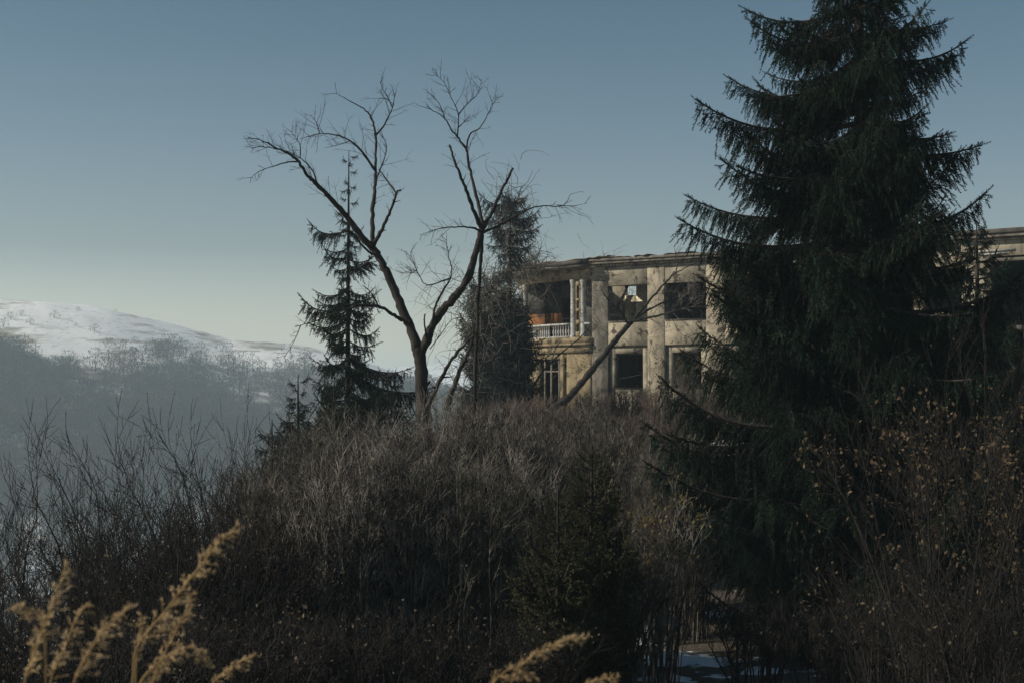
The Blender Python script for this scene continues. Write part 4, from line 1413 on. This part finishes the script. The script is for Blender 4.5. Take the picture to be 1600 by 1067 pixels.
plant('thick', 860, 40.0, 648, 'brown shrub at the right shoulder of the thicket below the leaning tree root', 1.0, G1, 0)
plant('thick', 1060, 34.0, 720, 'brown shrub half behind the lowest left spruce boughs', 1.0, G1, 2)
plant('sapling', 1560, 31, 415, 'tall bare sapling rising before the grey wing', 1.2, G3)
plant('sapling', 1470, 29, 520, 'bare sapling in front of the large spruce, above the orange leaves', 1.1, G3)
plant('leafy', 1074, 77, 550, 'dry leafy shrub growing in front of the second lower window', 0.8)
plant('leafy', 1000, 25.5, 752, 'shrub with dry olive leaves left of the large spruce', 1.0)
plant('orange', 1475, 21, 590, 'arching shrub with scattered orange leaves in front of the large spruce', 1.0)
plant('orange', 1610, 22, 640, 'shrub with a few orange leaves at the right picture edge', 0.9)
for px, Y, ty, w, lab in [(880, 23, 830, 0.9, 'pale twigged shrub at the thicket foot'), (960, 25, 860, 1.0, 'arching pale twigged shrub under the olive leaved shrub'), (1040, 26.5, 830, 0.9, 'pale twigged shrub at the large spruce boughs'),
                          (1570, 18, 870, 1.0, 'dim bare shrub at the lower right corner'), (1420, 19.5, 900, 1.0, 'dim bare shrub under the orange leaved shrub, nearest the camera')]:
    plant('pale' if px < 1200 else 'dark', px, Y, ty, lab, w, 'pale twigged shrubs in the undergrowth' if px < 1200 else 'low shaded shrubs under the thicket')
for px, Y, ty, w, lab in [(480, 20, 950, 1.0, 'low shaded shrub in front of the thicket, valley end'), (590, 20, 940, 1.0, 'low shaded shrub in front of the thicket middle'), (700, 20, 940, 1.0, 'low shaded shrub left of the curved golden plume'),
                          (60, 22, 850, 1.0, 'dark shrub among the saplings, second from the left edge'), (160, 22.5, 840, 1.0, 'dark shrub at the root of the wide bare sapling'), (250, 22, 850, 1.0, 'dark shrub at the root of the stubby saplings'), (335, 22.5, 820, 1.0, 'dark shrub at the root of the tallest bare sapling'), (390, 23, 790, 1.0, 'dark shrub between saplings and thicket'),
                          (30, 15, 985, 1.0, 'low shaded shrub at the lower left corner'), (140, 15.5, 975, 1.1, 'low shaded shrub behind the broad leaning plume'), (250, 16, 965, 1.1, 'low shaded shrub behind the drooping dense plume'), (350, 17, 940, 1.1, 'low shaded shrub between golden plumes and thicket'), (410, 20, 930, 1.0, 'low shaded shrub at the valley side thicket foot'), (200, 19, 950, 1.0, 'low shaded shrub among the bare saplings'), (90, 19, 960, 1.0, 'low shaded shrub under the wide bare sapling'), (320, 20, 930, 1.0, 'low shaded shrub under the tallest bare sapling'),
                          (810, 20.5, 950, 1.0, 'low shaded shrub behind the curved golden plume'), (1180, 27, 920, 1.0, 'low shaded shrub beside the snow patches'), (1300, 24, 930, 1.0, 'low shaded shrub under the large spruce'),
                          (1500, 22, 900, 1.0, 'low shaded shrub under the orange leaved shrub'), (1380, 26, 840, 1.0, 'low shaded shrub between the large spruce and orange leaved shrub')]:
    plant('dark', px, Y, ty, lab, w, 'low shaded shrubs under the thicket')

# ------------------------------------------------------------------ old snow lying on the forest floor
M['snow'] = mat('old_snow', (0.60, 0.63, 0.68), (0.78, 0.80, 0.82), 9, 0.8, 0.5, 20)
r_ = np.random.default_rng(77)
for px, py, w in [(985, 1008, 0.62), (958, 1012, 0.35), (1050, 1030, 0.75), (1105, 1036, 0.5), (1010, 985, 0.3), (1070, 948, 0.22), (1120, 960, 0.3), (1275, 880, 0.5), (1340, 872, 0.3), (1465, 842, 0.35), (1040, 1060, 0.4), (1190, 1050, 0.4), (925, 1030, 0.3)]:
    ys = np.linspace(20, 60, 500)
    q = np.array([P(px, py, y) for y in ys])
    i = int(np.argmax(q[:, 2] < H(q[:, 0], q[:, 1])))
    c = q[i]
    nr, na = 5, 18
    V = [(0, 0, 0.07 * w + 0.03)]
    wob = 1 + 0.28 * np.sin(np.arange(na) * 6.283 / na * 3 + px) + r_.normal(0, 0.14, na)
    for a_ in range(1, nr + 1):
        for j in range(na):
            f = a_ / nr
            t_ = 6.283 * j / na
            V.append((w * 1.25 * f * wob[j] * math.cos(t_), w * 1.1 * f * wob[j] * math.sin(t_), (0.07 * w + 0.03) * (1 - f ** 2) - 0.12 * (f == 1) + r_.normal(0, 0.008)))
    V = np.array(V)
    V[:, 2] += H(V[:, 0] + c[0], V[:, 1] + c[1]) - H(c[0], c[1]) + 0.02
    b = MB()
    b.add(V, np.array([(0, 1 + j, 1 + (j + 1) % na) for j in range(na)]))
    F = [(1 + (a_ - 1) * na + j, 1 + a_ * na + j, 1 + a_ * na + (j + 1) % na, 1 + (a_ - 1) * na + (j + 1) % na) for a_ in range(1, nr) for j in range(na)]
    b.n -= len(V)
    b.f.append((np.array(F, np.int32) + b.n, 0))
    b.n += len(V)
    o = b.build('snow_patch', M['snow'], None, True, 'structure')
    o.location = (c[0], c[1], float(H(c[0], c[1])))

# ------------------------------------------------------------------ golden dry plumes close to the camera
def plume(label, pts, Y, width, seed, stalk_to=1100, curl=0.0, npk=1.0):
    """pts: photo pixels along the head from its lower end to the tip"""
    r_ = np.random.default_rng(seed)
    Q = [P(a, c, Y) for a, c in pts]
    gx, gy = Q[0][0] - float(np.clip(Q[1][0] - Q[0][0], -0.05, 0.05)) * 4, Y + 0.05
    base = np.array((gx, gy, float(H(gx, gy)) - 0.02))
    t = thing('dry_plume', label, 'grass plume', base, 0, 'golden dry plumes in the near grass')
    axis = catmull(np.array([base * (1 - q_) + Q[0] * q_ for q_ in (0, .25, .5, .7, .85, .95)] + Q), 7)
    b = MB()
    b.tubes(axis - base, np.linspace(0.0042, 0.0012, len(axis)), 5)
    b.build('stalk', M['straw'], t, True)
    head = catmull(np.array(Q), 12) - base
    seg = np.linalg.norm(np.diff(head, axis=0), axis=1)
    cum = np.concatenate([[0], np.cumsum(seg)])
    Lh = cum[-1]
    b = MB()
    n = int(Lh / 0.0042 * npk)
    width = width * 1.0
    S, E = [], []
    for i in range(n):
        s = Lh * (i + r_.uniform()) / n
        f = s / Lh
        p = np.array([np.interp(s, cum, head[:, k]) for k in range(3)])
        p2 = np.array([np.interp(min(Lh, s + 0.02), cum, head[:, k]) for k in range(3)])
        tg = nrm(p2 - p + 1e-6)
        side = nrm(np.cross(tg, r_.normal(0, 1, 3)))
        w = width * math.sin(math.pi * min(1, 0.22 + 0.78 * f) ** 0.9) ** 0.7 * r_.uniform(0.5, 1.15) + 0.006
        d = nrm(side * 0.75 + tg * 0.9 + np.array((0, 0, -0.12)))
        q = np.linspace(0, 1, 4)[:, None]
        br = p + d * w * q + np.array((0, 0, -0.30 * w)) * q * q
        b.tubes(br, np.array([0.0007, 0.0006, 0.0005, 0.0004]), 3)
        m_ = int(5 + w / 0.0065)
        fr = r_.uniform(0.15, 1.05, m_)[:, None]
        pp = p + d * w * fr + np.array((0, 0, -0.30 * w)) * fr * fr
        S.append(pp)
        E.append(nrm(d + r_.normal(0, 0.55, (m_, 3))) * r_.uniform(0.005, 0.014, (m_, 1)))
    S, E = np.concatenate(S), np.concatenate(E)
    sd_ = nrm(np.cross(E, r_.normal(0, 1, S.shape))) * 0.0011
    V = np.stack([S, S + E * 0.5 + sd_, S + E, S + E * 0.5 - sd_], 1)
    b.add(V.reshape(-1, 3), np.arange(4 * len(S)).reshape(-1, 4))
    b.build('seed_head', M['plume'], t)
    return t


plume('tallest golden plume, leaning right above all the others', [(215, 1010), (262, 950), (300, 900), (330, 862), (352, 838), (370, 820)], 2.9, 0.036, 1)
plume('loose side plume hanging beside the tallest golden plume', [(240, 1060), (275, 985), (290, 955), (300, 925)], 2.95, 0.018, 2)
plume('steep golden plume at the far left, with feathery tip', [(40, 1060), (62, 1000), (85, 935), (98, 900), (103, 880)], 2.6, 0.026, 3)
plume('golden plume bending to the left near the picture edge', [(70, 1000), (60, 962), (40, 948), (22, 946)], 2.6, 0.014, 4)
plume('broad golden plume leaning right, in front of the saplings', [(118, 1060), (145, 1010), (168, 975), (190, 958), (205, 948)], 2.5, 0.028, 5)
plume('short soft plume between the two leaning plumes', [(80, 1062), (100, 1015), (118, 970), (135, 945)], 2.7, 0.022, 6)
plume('thin upright plume beside the tallest one', [(213, 1035), (217, 1000), (220, 975), (221, 958)], 3.0, 0.008, 7)
plume('drooping dense plume at the lower middle left, curling over', [(220, 1066), (255, 1030), (285, 1012), (310, 1015), (325, 1036)], 2.7, 0.022, 8)
plume('low golden plume beyond the drooping dense plume', [(330, 1075), (350, 1050), (372, 1035), (398, 1022)], 3.2, 0.020, 9)
plume('curved golden plume alone at the bottom middle', [(800, 1062), (825, 1030), (855, 1012), (885, 1000), (917, 995)], 3.0, 0.016, 10)
plume('rounded golden plume lowest at the bottom middle', [(768, 1075), (785, 1052), (810, 1042), (838, 1058)], 3.0, 0.020, 11)
plume('short golden tip showing at the bottom edge right of the curved plume', [(900, 1080), (925, 1065), (945, 1060), (962, 1058)], 3.1, 0.010, 12)
